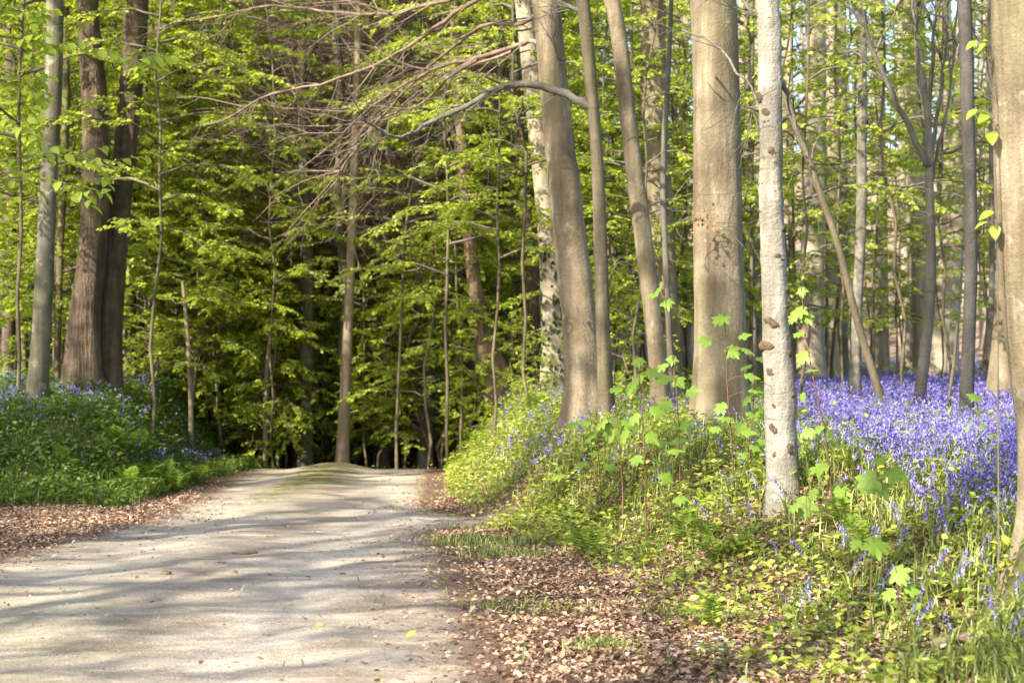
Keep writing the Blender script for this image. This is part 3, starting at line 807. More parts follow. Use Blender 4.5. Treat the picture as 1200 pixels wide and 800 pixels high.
# --- right edge
t, b, Q, R = tree('edge_beech', 'big tan beech cut by the right edge of the picture', 'tree',
     [(1213, -20, 102), (1214, 100, 98), (1219, 300, 96), (1227, 400, 94), (1238, 500, 90), (1240, 600, 92), (1240, 700, 112)], 9.0, 'beech', 17, 40, seed=48, lump=.03, flare=.5, flare_h=.22, step=.06, crown=CR[1])
a = Acc()
RP = np.array([W(1215, 640, 8.9), W(1195, 690, 8.75), W(1170, 722, 8.6), W(1135, 748, 8.5), W(1100, 762, 8.45)]) - b
for k in range(1, 5): RP[k, 2] = float(gz(RP[k, 0] + b[0], RP[k, 1] + b[1])) - b[2] + [0, .06, .02, .0, -.03][k]
tubes(a, catmull(RP, 16)[None], np.linspace(.085, .022, 16)[None], 10)
link('root', a.mesh('root', M['mossy'], True), t)

# --- right, middle distance
tree('plateau_beech', 'pale beech rising from the bluebells right of the knobbly trunk', 'tree',
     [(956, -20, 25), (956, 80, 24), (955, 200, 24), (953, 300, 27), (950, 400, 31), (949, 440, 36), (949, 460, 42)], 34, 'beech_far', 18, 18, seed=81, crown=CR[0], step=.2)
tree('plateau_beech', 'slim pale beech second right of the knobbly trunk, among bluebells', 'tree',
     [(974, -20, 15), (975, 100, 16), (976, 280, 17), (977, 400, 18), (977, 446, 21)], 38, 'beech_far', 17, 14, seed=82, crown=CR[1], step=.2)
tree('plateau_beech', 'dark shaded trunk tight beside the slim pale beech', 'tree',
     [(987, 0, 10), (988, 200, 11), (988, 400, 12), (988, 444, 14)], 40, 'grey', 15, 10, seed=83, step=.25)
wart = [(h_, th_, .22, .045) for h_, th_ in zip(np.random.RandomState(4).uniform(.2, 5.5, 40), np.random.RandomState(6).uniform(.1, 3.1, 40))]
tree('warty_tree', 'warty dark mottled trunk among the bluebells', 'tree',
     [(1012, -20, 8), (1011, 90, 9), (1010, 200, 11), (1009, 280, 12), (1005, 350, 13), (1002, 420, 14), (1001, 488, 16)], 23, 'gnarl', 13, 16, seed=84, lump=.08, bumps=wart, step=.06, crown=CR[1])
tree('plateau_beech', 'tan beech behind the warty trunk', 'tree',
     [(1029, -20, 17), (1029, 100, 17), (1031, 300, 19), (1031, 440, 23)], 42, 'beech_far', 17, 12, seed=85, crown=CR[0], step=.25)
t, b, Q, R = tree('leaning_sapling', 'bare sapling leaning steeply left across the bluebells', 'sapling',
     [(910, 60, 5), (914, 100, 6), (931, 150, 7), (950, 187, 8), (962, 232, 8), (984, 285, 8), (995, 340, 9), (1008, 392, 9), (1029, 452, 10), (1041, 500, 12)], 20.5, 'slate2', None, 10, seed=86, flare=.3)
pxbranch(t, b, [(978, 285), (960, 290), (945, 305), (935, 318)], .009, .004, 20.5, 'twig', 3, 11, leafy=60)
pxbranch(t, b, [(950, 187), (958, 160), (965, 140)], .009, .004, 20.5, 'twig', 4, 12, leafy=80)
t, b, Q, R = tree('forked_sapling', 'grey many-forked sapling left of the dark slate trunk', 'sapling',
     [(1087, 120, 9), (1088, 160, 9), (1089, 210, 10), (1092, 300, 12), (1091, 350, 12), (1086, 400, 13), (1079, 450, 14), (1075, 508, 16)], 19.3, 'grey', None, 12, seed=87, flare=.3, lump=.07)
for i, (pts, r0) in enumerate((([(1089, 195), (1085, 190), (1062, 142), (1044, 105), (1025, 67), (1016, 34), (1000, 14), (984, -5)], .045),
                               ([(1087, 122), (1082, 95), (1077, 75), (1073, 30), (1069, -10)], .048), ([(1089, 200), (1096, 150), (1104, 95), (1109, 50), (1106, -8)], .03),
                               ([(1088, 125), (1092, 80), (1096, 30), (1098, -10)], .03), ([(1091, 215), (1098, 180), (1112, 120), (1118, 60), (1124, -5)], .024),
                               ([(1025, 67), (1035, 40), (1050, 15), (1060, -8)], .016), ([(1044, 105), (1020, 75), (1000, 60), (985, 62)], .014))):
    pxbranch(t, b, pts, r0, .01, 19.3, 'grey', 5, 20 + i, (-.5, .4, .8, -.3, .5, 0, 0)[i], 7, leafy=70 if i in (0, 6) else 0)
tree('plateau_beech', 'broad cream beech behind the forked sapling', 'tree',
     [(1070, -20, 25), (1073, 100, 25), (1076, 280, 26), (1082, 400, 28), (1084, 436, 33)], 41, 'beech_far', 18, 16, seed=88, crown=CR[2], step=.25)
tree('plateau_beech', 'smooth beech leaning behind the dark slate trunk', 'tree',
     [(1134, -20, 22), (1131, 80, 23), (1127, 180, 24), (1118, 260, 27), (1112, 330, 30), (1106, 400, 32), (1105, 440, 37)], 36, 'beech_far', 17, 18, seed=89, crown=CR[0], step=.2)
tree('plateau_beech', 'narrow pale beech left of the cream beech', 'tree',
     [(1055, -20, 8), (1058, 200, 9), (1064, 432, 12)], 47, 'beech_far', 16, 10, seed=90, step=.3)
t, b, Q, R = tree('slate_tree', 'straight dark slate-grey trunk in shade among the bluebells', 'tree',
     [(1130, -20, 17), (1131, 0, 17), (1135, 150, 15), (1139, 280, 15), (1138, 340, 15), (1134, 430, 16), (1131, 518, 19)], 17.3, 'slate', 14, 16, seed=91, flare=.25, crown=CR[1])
pxbranch(t, b, [(1133, 18), (1145, 10), (1160, 4)], .012, .005, 17.3, 'grey', 2, 30)
pxbranch(t, b, [(1138, 118), (1145, 112), (1158, 114), (1172, 122)], .012, .005, 17.3, 'grey', 3, 31)
pxbranch(t, b, [(1138, 235), (1120, 228), (1100, 230)], .008, .003, 17.3, 'grey', 3, 32)
tree('flared_beech', 'pale beech with wide flared foot left of the edge beech', 'tree',
     [(1170, -20, 14), (1172, 100, 15), (1176, 250, 16), (1177, 330, 17), (1175, 400, 24), (1173, 450, 33), (1171, 490, 44)], 22.5, 'beech', 16, 20, seed=92, flare=.1, crown=CR[2])
tree('sapling', 'thin dark stem curving up beside the dark slate trunk', 'sapling',
     [(1122, 380, 3), (1120, 405, 3), (1119, 430, 4), (1115, 455, 4), (1112, 475, 4), (1101, 502, 5)], 19, 'slate2', None, 8, seed=93, flare=.2)
tree('thin_tree', 'thin dark pole right of the slate-grey trunk', 'tree',
     [(1160, -20, 6), (1162, 150, 6), (1163, 300, 7), (1160, 450, 8)], 29, 'grey', 12, 8, seed=94)
tree('thin_tree', 'thin grey pole between the great beech and the knobbly trunk', 'tree',
     [(882, -20, 6), (880, 200, 7), (884, 460, 8)], 30, 'grey', 12, 8, seed=95)
tree('thin_tree', 'slender grey pole between the knobbly trunk and the pale plateau beech', 'tree',
     [(925, -20, 8), (927, 200, 8), (930, 448, 10)], 37, 'beech_far', 14, 8, seed=96)

# ------------------------------------------------------------------ far trees of the right wood and the centre
def gap(px):
    marks = [(-200, 'the left edge'), (55, 'lichened trunk'), (120, 'twin trunks'), (200, 'broad shaded trunk'), (360, 'mottled trunk'), (405, 'slim sunlit trunk'), (565, 'leaning gnarled trunk'), (648, 'shadow-flecked trunk'),
             (675, 'main beech'), (707, 'slender beech'), (750, 'tapering beech'), (843, 'great beech'), (905, 'knobbly trunk'), (953, 'plateau beech'), (1008, 'warty trunk'), (1083, 'forked sapling'), (1135, 'slate-grey trunk'), (1172, 'flared beech'), (1390, 'the right edge')]
    for (a_, la), (b_, lb) in zip(marks[:-1], marks[1:]):
        if a_ <= px < b_: return 'between %s and %s' % (la, lb)
    return 'beyond the frame edge'

def far_variant(seed, r, mat, crown):
    n = 30
    z = np.linspace(-.2, 17, n); rs = np.random.RandomState(seed)
    wob = np.cumsum(rs.normal(0, .035, (n, 2)), 0); wob -= wob[0]
    P = np.stack([wob[:, 0] + rs.normal(0, .02) * z, wob[:, 1], z], 1)
    return trunk_mesh(P, np.linspace(r, r * .45, n), 9, M[mat], seed, .05, .35, .35)
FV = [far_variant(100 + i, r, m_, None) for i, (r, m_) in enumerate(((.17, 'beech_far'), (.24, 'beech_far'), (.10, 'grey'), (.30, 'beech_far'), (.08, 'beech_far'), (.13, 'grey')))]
FCR = [crown_variant(110 + i, 4.5, 16, 2.6, 11, 350, .12, depth=2, nchild=4) for i in range(2)]
rs = np.random.RandomState(77)
cnt = 0
used_x = []
for i in range(400):
    px = rs.uniform(690, 1270); d = rs.uniform(43, 82)
    X = (px - 600) * d / F
    if any((X - ux) ** 2 + (d - uy) ** 2 < 2.0 for ux, uy in used_x): continue
    used_x.append((X, d)); cnt += 1
    v_ = rs.randint(0, 6)
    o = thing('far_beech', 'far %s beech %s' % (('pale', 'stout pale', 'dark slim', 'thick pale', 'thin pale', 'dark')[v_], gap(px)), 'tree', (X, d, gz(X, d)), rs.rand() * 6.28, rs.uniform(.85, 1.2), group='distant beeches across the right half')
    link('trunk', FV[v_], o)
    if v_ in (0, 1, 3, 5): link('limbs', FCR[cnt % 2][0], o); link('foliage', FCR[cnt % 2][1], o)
    if cnt >= 56: break
cnt = 0
for i in range(400):
    px = rs.uniform(-60, 690); d = rs.uniform(44, 80)
    X = (px - 600) * d / F
    if any((X - ux) ** 2 + (d - uy) ** 2 < 2.5 for ux, uy in used_x): continue
    used_x.append((X, d)); cnt += 1
    v_ = rs.randint(0, 6)
    o = thing('far_tree', 'far %s tree %s' % (('grey', 'stout', 'dark slim', 'thick', 'thin', 'dark')[v_], gap(px)), 'tree', (X, d, gz(X, d)), rs.rand() * 6.28, rs.uniform(.9, 1.2), group='distant trees across the left half')
    link('trunk', FV[v_], o)
    cb, cf = (CRD if px < 560 else FCR)[cnt % 2]
    link('limbs', cb, o); link('foliage', cf, o)
    if cnt >= 55: break

# dead-twigged conifers of the centre
def dead_conifer(seed, H, z0, nb, Lr):
    rs = np.random.RandomState(seed)
    a = Acc()
    for b_ in range(nb):
        z = z0 + (H - z0) * (b_ + rs.rand()) / nb; az = b_ * 2.4 + rs.normal(0, .4)
        L = rs.uniform(*Lr)
        KB = 7; s = np.linspace(0, 1, KB)
        d = np.array([cos(az), sin(az), 0])
        P = np.array([0, 0, z]) + d * (s * L)[:, None]; P[:, 2] += L * (-.05 * s - .22 * s ** 2 + rs.uniform(-.1, .25) * s); P[1:] += rs.normal(0, .035, (KB - 1, 3))
        tubes(a, P[None], np.linspace(.012, .003, KB)[None], 4)
        nt_ = int(L * 8)
        ts = rs.uniform(.1, 1, nt_); f = ts * (KB - 1); k = np.minimum(f.astype(int), KB - 2); fr = (f - k)[:, None]
        bp = P[k] * (1 - fr) + P[k + 1] * fr
        td = nrm(d + rs.normal(0, .75, (nt_, 3)) * [1, 1, .5] + [0, 0, -.15]); tl = rs.uniform(.25, .8, nt_)
        s2 = np.linspace(0, 1, 4)
        TP = bp[:, None] + td[:, None] * (s2[None, :, None] * tl[:, None, None]); TP[:, 1:] += rs.normal(0, .03, (nt_, 3, 3))
        tubes(a, TP, np.broadcast_to(np.linspace(.0045, .0022, 4), (nt_, 4)), 3)
        n3 = nt_ * 3; q = rs.randint(0, nt_, n3); w_ = rs.randint(1, 4, n3)
        sp = TP[q, w_]; sd = nrm(td[q] + rs.normal(0, .8, (n3, 3))) * rs.uniform(.1, .35, (n3, 1))
        TP3 = sp[:, None] + sd[:, None] * np.linspace(0, 1, 3)[None, :, None]
        tubes(a, TP3, np.broadcast_to(np.array([.0035, .003, .002]), (n3, 3)), 3)
    return a.mesh('dead_branches', M['deadtwig'])
DC = [dead_conifer(120 + i, 12, 3.8, 95, (1.4, 3.0)) for i in range(3)]
for i, (px, d) in enumerate(((400, 30), (500, 30), (450, 31), (545, 32), (350, 32), (380, 34), (430, 35), (480, 33), (520, 38), (555, 41), (340, 39), (455, 42), (590, 44), (405, 41), (505, 45), (300, 42), (560, 33), (620, 40))):
    X = (px - 600) * d / F
    o = thing('bare_conifer', 'dead-twigged conifer %s%s' % (gap(px), ', nearer' if d < 36 else (', farther back' if d > 41 else '')), 'tree', (X, d, gz(X, d)), i * 1.3, 1.0 + .1 * (i % 3), group='dead-twigged conifers over the track')
    link('trunk', FV[(2, 5, 2)[i % 3]], o); link('dead_branches', DC[i % 3], o)

# dark young spruces filling the shade
def spruce_fol(seed, H, z0, nb):
    rs = np.random.RandomState(seed); a = Acc(); ab = Acc()
    for b_ in range(nb):
        t = (b_ + rs.rand()) / nb; z = z0 + (H - z0) * t; az = b_ * 2.4; L = 2.6 * (1 - t * .75) * rs.uniform(.7, 1.15)
        d = np.array([cos(az), sin(az), 0]); side = np.array([-sin(az), cos(az), 0])
        s = np.linspace(0, 1, 5); P = np.array([0, 0, z]) + d * (s * L)[:, None]; P[:, 2] += L * (-.3 * s + .12 * s ** 2)
        tubes(ab, P[None], np.linspace(.02, .005, 5)[None], 3)
        n = int(L * 75); tt = rs.uniform(.1, 1, n)
        LP = np.array([0, 0, z]) + d * (tt * L)[:, None] + side * (rs.normal(0, .2, n) * (1.1 - tt))[:, None]; LP[:, 2] += L * (-.3 * tt + .12 * tt ** 2) - rs.uniform(0, .12, n)
        leaves(a, LP, d + rs.normal(0, .7, (n, 3)) + [0, 0, -.5], rs.normal(0, .5, (n, 3)) + [0, 0, 1], .17 * rs.uniform(.6, 1.2, n), .035, .1)
    return ab.mesh('branches', M['spruce']), a.mesh('foliage', M['leaf_spruce'])
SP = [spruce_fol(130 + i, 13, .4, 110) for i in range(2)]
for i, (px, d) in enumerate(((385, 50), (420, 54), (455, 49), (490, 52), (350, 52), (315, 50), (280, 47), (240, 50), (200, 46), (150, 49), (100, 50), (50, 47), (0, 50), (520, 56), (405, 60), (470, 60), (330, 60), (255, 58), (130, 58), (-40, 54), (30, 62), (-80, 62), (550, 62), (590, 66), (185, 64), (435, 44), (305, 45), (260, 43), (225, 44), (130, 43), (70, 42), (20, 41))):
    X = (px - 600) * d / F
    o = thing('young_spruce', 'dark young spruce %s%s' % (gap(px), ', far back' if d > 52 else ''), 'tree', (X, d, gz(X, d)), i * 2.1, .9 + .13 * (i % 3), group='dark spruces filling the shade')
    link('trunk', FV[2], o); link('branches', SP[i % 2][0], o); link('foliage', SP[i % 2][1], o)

# ------------------------------------------------------------------ leafy understorey
LV = {}
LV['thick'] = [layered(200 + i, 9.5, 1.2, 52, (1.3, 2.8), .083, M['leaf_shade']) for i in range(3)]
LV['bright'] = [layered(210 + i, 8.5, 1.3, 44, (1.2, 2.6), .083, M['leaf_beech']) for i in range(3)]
LV['sparse'] = [layered(220 + i, 8.5, 1.2, 26, (.9, 2.0), .085, M['leaf_beech'], dens=.75) for i in range(3)]
LV['low'] = [layered(230 + i, 2.6, .35, 22, (.5, 1.1), .075, M['leaf_beech'], trunk_r=.02) for i in range(2)]
LV['high'] = [layered(240 + i, 8.5, 2.5, 30, (1.0, 2.2), .075, M['leaf_beech'], trunk_r=.022) for i in range(3)]
LV['airy'] = [layered(250 + i, 7.5, 2.4, 20, (.8, 1.8), .075, M['leaf_beech'], dens=.7, trunk_r=.02) for i in range(2)]
WORD = {'high': 'slender-stemmed high-leafed young beech', 'airy': 'thin-stemmed open-crowned young beech', 'thick': 'deep green young beech', 'bright': 'lime-green young beech', 'sparse': 'airy young beech', 'low': 'low leafy beech shrub'}
def us(kind, px, d, rz, sc=1.0, extra=''):
    X = (px - 600) * d / F
    o = thing('young_beech' if kind != 'low' else 'beech_shrub', '%s %s, %s%s' % (WORD[kind], gap(px), 'near' if d < 29 else ('farther' if d < 36 else 'far'), extra), 'tree' if kind != 'low' else 'shrub', (X, d, gz(X, d)), rz, sc, group='leafy understorey beeches')
    tm, bm, lm = LV[kind][int(px * 7 + d) % len(LV[kind])]
    link('trunk', tm, o); link('branches', bm, o); link('foliage', lm, o)
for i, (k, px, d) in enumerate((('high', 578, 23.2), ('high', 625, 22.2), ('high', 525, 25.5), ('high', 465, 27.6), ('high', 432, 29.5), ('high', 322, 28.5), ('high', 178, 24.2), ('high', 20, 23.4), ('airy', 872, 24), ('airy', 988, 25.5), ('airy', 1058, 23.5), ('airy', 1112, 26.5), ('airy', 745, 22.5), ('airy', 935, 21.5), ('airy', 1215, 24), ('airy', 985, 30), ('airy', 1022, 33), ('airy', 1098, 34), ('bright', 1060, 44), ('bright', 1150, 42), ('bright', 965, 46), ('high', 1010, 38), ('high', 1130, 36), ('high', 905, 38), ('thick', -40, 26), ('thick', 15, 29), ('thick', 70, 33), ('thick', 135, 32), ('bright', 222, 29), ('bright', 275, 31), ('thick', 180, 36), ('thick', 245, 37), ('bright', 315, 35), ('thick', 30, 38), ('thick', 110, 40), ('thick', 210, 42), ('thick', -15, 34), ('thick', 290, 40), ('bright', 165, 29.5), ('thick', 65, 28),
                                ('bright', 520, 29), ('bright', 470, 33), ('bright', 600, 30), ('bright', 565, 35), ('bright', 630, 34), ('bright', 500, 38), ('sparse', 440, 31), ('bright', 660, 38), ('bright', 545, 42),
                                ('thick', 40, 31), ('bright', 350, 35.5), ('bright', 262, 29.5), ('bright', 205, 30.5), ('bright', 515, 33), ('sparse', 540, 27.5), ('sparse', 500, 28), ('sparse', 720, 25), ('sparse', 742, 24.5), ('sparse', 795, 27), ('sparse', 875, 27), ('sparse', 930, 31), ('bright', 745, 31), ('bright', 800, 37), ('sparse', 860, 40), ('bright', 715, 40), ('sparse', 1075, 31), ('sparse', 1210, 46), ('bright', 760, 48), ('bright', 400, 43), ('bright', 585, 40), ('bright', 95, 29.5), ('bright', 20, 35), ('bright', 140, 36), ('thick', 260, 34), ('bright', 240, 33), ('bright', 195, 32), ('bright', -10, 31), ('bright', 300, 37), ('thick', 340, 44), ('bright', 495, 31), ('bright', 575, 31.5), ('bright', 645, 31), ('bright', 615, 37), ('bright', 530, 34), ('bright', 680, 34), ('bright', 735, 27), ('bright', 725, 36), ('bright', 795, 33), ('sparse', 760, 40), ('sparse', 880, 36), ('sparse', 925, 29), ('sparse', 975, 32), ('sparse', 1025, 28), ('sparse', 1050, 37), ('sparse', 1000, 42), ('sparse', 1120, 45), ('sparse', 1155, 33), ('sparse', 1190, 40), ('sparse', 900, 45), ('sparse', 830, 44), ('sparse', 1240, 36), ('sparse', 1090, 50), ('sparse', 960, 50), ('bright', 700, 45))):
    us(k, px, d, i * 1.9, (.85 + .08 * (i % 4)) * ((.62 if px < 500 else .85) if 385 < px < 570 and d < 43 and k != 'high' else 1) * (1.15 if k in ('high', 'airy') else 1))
for i, (px, d) in enumerate(((447, 29.5), (472, 30), (497, 29), (425, 31.5), (290, 29.6), (320, 31), (345, 30.5), (262, 31), (280, 34), (240, 30), (330, 33), (345, 36), (375, 38), (300, 36), (440, 36), (465, 34), (480, 31), (505, 33), (450, 39), (525, 36), (270, 38), (200, 30), (225, 33), (610, 25.5), (635, 22.5), (655, 24.5), (540, 27), (520, 29), (725, 23), (745, 25), (320, 30), (350, 31), (300, 29), (495, 31), (60, 27), (175, 27), (560, 30), (640, 28))):
    us('low', px, d, i * 1.1, (.8 + .1 * (i % 4)) * (1.5 if 200 <= px < 530 else (.5 if 600 < px < 660 else 1)))

# ------------------------------------------------------------------ trees off to the left whose shade crosses the track
rs = np.random.RandomState(15)
CRM = crown_variant(66, 6.0, 14, 2.7, 14, 9000, .09, M['leaf_shade'], depth=2, nchild=6)
def shade_tree(x, y, crownset, k, rz, label, sc=1.0):
    o = thing('roadside_tree', label, 'tree', (x, y, gz(x, y)), rz, sc, group='trees left of and behind the viewer')
    link('trunk', FV[k], o); link('limbs', crownset[0], o)
    if crownset[1]: link('foliage', crownset[1], o)
for i, (x, y, cs) in enumerate(((-12, .8, 4), (-9.5, -3, 3), (-14.5, 3.6, 4), (-10.5, 7.5, 3), (-16.5, 9, 4), (-13, 1.5, 3), (-9, -8, 2), (-11.5, 15, 2), (-17.5, 12, 3), (-15, 22, 2), (-22, 28, 2), (-26, 36, 2), (-18.5, 6.5, 4))):
    shade_tree(x, y, (CRD + [CR[0], CR[2], CRM])[cs], (1, 3, 0)[i % 3], i * 1.37, 'woodland tree outside the picture on the left, its shade crossing the track')

exec_parts = []
# ------------------------------------------------------------------ ground cover
def scatter(n, x0, x1, y0, y1, rs, dens=None):
    """area-uniform random ground points, thinned by dens(x,y) in 0..1"""
    X = rs.uniform(x0, x1, n); Y = rs.uniform(y0, y1, n)
    k = (np.abs(X) < Y * .335 + .6)
    if dens is not None: k &= rs.rand(n) < dens(X, Y)
    X, Y = X[k], Y[k]
    return np.stack([X, Y, gz(X, Y)], 1)
def stuff(name, acc, mats, label, cat=None):
    o = link(name, acc.mesh(name, mats)); o['kind'] = 'stuff'; o['label'] = label; o['category'] = cat or name.replace('_', ' ')
    return o
def hsh(x, y, f=1.0, p=0.0):
    return .5 + .25 * (np.sin(x * 1.7 * f + 1.3 * np.sin(y * 1.1 * f + p)) + np.sin(y * 2.3 * f + 1.7 * np.sin(x * .9 * f - p)))

def bare_trail(X, Y):
    ax, ay, bx, by = -.5, 16.9, 1.0, 18.3
    t = np.clip(((X - ax) * (bx - ax) + (Y - ay) * (by - ay)) / ((bx - ax) ** 2 + (by - ay) ** 2), 0, 1)
    dd = np.hypot(X - ax - t * (bx - ax), (Y - ay - t * (by - ay)))
    return .12 + .88 * ss(.2, .55, dd)
rs = np.random.RandomState(21)
# dead leaves
def dlit(X, Y):
    s = X - toeR(Y); e = np.minimum(X - pathL(Y), pathR(Y) - X)
    off = np.where(e > 0, np.exp(-e / .2) * .45 + .004, 1.0)
    up = np.where(s > 0, np.clip(1.1 - s * .45, .25, 1), 1)
    lf = np.where((X < -4) & (Y > 18.4), .12, 1)
    return np.clip(off * up * lf, 0, 1)
a = Acc()
P = np.concatenate([scatter(230000, -6, 4, 7, 20, rs, dlit), scatter(50000, -9, 6, 20, 34, rs, dlit)])
n = len(P); P[:, 2] += rs.uniform(.004, .03, n)
th = rs.rand(n) * 6.28
D = np.stack([np.cos(th), np.sin(th), rs.normal(0, .35, n)], 1)
leaves(a, P, D, np.array([0, 0, 1.]) + rs.normal(0, .33, (n, 3)), .050 * rs.uniform(.4, 1.15, n), .032 * rs.uniform(.6, 1.1, n), .25)
stuff('leaf_litter', a, M['litter'], 'brown and pinkish dead beech leaves strewn over verges and bank')

# gravel bits on the track
a = Acc()
def dgr(X, Y):
    e = np.minimum(X - pathL(Y), pathR(Y) - X)
    return np.clip(e * 2, 0, 1)
P = scatter(26000, -5, 0, 7, 18, rs, dgr); n = len(P)
r = rs.uniform(.002, .006, n) * (1 + 1.6 * (rs.rand(n) > .985))
o6 = np.array([[1, 0, 0], [0, 1, 0], [-1, 0, 0], [0, -1, 0], [0, 0, .7], [0, 0, -.5]])
v = P[:, None] + o6[None] * r[:, None, None] * rs.uniform(.7, 1.3, (n, 6, 1)); v[..., 2] += .016
b6 = np.arange(n)[:, None] * 6
a.add(v, tris=np.concatenate([b6 + t_ for t_ in ([0, 1, 4], [1, 2, 4], [2, 3, 4], [3, 0, 4])]))
M['gravel'] = leafmat('gravel_stone', (.14, .11, .08), (.44, .39, .32), 0.0, rough=.8)
stuff('gravel', a, M['gravel'], 'loose pale grit on the surface of the track')

# grass and bluebell leaves
def dgreenR(X, Y):
    s = X - toeR(Y)
    bare = bare_trail(X, Y) * np.where(X < pathR(Y) + .05, .03, 1)
    low = ss(13.5, 12.2, Y) * ss(2.0, 1.2, X - toeR(Y)) * .5
    return np.where(s > np.where(Y < 15, -.55, .02), np.clip(.22 + s * .5, 0, 1) * (.4 + .95 * hsh(X, Y, 1.9)) * bare * (1 - low), 0.003)
a = Acc()
P = np.concatenate([scatter(125000, -1.2, 6.5, 7, 20, rs, dgreenR), scatter(60000, -2, 12, 20, 34, rs, dgreenR)]); n = len(P)
th = rs.rand(n) * 6.28
tuft = hsh(P[:, 0], P[:, 1], 4.0, 2)
H = rs.uniform(.06, .21, n) * (.55 + 1.0 * tuft); H *= np.clip(.6 + (P[:, 0] - toeR(P[:, 1])) * .5, .5, 1.15)
blades(a, P, np.stack([np.cos(th), np.sin(th), 0 * th], 1), H, H * rs.uniform(.2, 1.0, n), rs.uniform(.004, .010, n) * (1 + P[:, 1] * .012))
stuff('grass', a, M['grass'], 'fine grass and strap-like bluebell leaves on the right bank')
# broad herb leaves right bank
a = Acc()
def dherb(X, Y):
    s = X - toeR(Y) + .3 * hsh(X, Y, 3.7) - .35 * ss(15, 18, Y)
    near = np.exp(-((s - 1.0) / 1.6) ** 2)
    return np.where(s > -.2, np.clip(near + .15, 0, 1) * (.3 + 1.0 * hsh(X, Y, 2.6, 1) ** 1.3) * bare_trail(X, Y) * np.where(X < pathR(Y) + .1, .03, 1) * (1 - .6 * ss(13.3, 12, Y) * ss(1.9, 1.1, s)), .002)
P = np.concatenate([scatter(90000, -1.5, 6, 7, 20, rs, dherb), scatter(110000, -2, 7, 20, 34, rs, dherb)]); n = len(P)
th = rs.rand(n) * 6.28; hh = rs.uniform(.02, .22, n) * (.5 + .9 * hsh(P[:, 0], P[:, 1], 3.1, .4)); P[:, 2] += hh
leaves(a, P, np.stack([np.cos(th), np.sin(th), rs.normal(-.1, .3, n)], 1), np.array([0, -.3, 1.]) + rs.normal(0, .4, (n, 3)), rs.uniform(.03, .075, n), rs.uniform(.018, .042, n))
stuff('ground_herbs', a, M['herb'], 'low leafy herbs in yellow-green carpeting the right bank')
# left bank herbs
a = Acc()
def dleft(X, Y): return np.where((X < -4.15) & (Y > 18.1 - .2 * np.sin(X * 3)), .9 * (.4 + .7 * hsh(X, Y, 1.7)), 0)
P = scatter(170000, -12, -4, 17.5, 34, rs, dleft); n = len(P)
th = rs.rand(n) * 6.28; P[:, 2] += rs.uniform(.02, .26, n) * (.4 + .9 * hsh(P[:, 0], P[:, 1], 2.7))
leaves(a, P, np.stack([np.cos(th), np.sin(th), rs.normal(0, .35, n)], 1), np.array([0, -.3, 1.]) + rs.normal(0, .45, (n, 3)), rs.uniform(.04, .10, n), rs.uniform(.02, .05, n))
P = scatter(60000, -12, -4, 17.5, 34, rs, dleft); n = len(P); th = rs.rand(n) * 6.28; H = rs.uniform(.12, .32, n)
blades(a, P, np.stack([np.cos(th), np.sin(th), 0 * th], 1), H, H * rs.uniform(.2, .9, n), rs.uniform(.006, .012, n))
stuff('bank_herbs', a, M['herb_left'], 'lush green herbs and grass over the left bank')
# far floor plants
a = Acc()
P = scatter(60000, -16, 22, 34, 60, rs, lambda X, Y: .35 + .6 * hsh(X, Y, .8)); n = len(P); th = rs.rand(n) * 6.28; P[:, 2] += rs.uniform(.02, .35, n)
leaves(a, P, np.stack([np.cos(th), np.sin(th), rs.normal(0, .3, n)], 1), np.array([0, -.3, 1.]) + rs.normal(0, .4, (n, 3)), rs.uniform(.08, .16, n), rs.uniform(.03, .07, n))
stuff('undergrowth', a, M['leaf_shade'], 'low green undergrowth on the far forest floor')

# bluebells ---------------------------------------------------------
def bluebell_field(P, rs, nbell, bell, acc):
    n = len(P); H = rs.uniform(.2, .36, n)
    az = rs.rand(n) * 6.28; d = np.stack([np.cos(az), np.sin(az), 0 * az], 1)
    k = np.arange(nbell)[None]
    f = .45 + .55 * (k + rs.rand(n, nbell)) / nbell
    C = P[:, None] + d[:, None] * (.10 * f ** 3)[..., None] * 1.0 + np.array([0, 0, 1.]) * (H[:, None] * f)[..., None]
    C = C + rs.normal(0, .014, C.shape)
    C = C.reshape(-1, 3); m_ = len(C)
    s = bell * rs.uniform(.7, 1.25, m_)
    tilt = rs.normal(0, .35, (m_, 3)); tilt[:, 2] = 0
    ax = nrm(np.array([0, 0, -1.]) + tilt)
    u = nrm(np.cross(ax, [1., .3, 0])); w_ = np.cross(ax, u)
    ang = [0, 2.094, 4.189]; ph = rs.rand(m_)[:, None] * 6.28
    ring = [C + ax * (s * 1.0)[:, None] + (u * np.cos(ph + g_) + w_ * np.sin(ph + g_)) * (s * .55)[:, None] for g_ in ang]
    v = np.stack([C] + ring, 1); b4 = np.arange(m_)[:, None] * 4
    acc.add(v, tris=np.concatenate([b4 + [0, 1, 2], b4 + [0, 2, 3], b4 + [0, 3, 1]]), mat=0)
    return d, H
def dlush(X, Y): return ss(1.6, 2.3, X - toeR(Y) + .6 * hsh(X, Y, 2.2) + ss(9.5, 8, Y) * .9) * (.2 + .9 * hsh(X, Y, 3.3, 1))
a = Acc()
rs = np.random.RandomState(27)
P = scatter(30000, 1.0, 4.6, 7, 13, rs, dlush); n = len(P); th = rs.rand(n) * 6.28
H = rs.uniform(.12, .28, n)
blades(a, P, np.stack([np.cos(th), np.sin(th), 0 * th], 1), H, H * rs.uniform(.3, 1.3, n), rs.uniform(.006, .012, n), curl=1.0)
stuff('strap_leaves', a, M['grass'], 'lush arching strap leaves in the near right corner')
rs = np.random.RandomState(31)
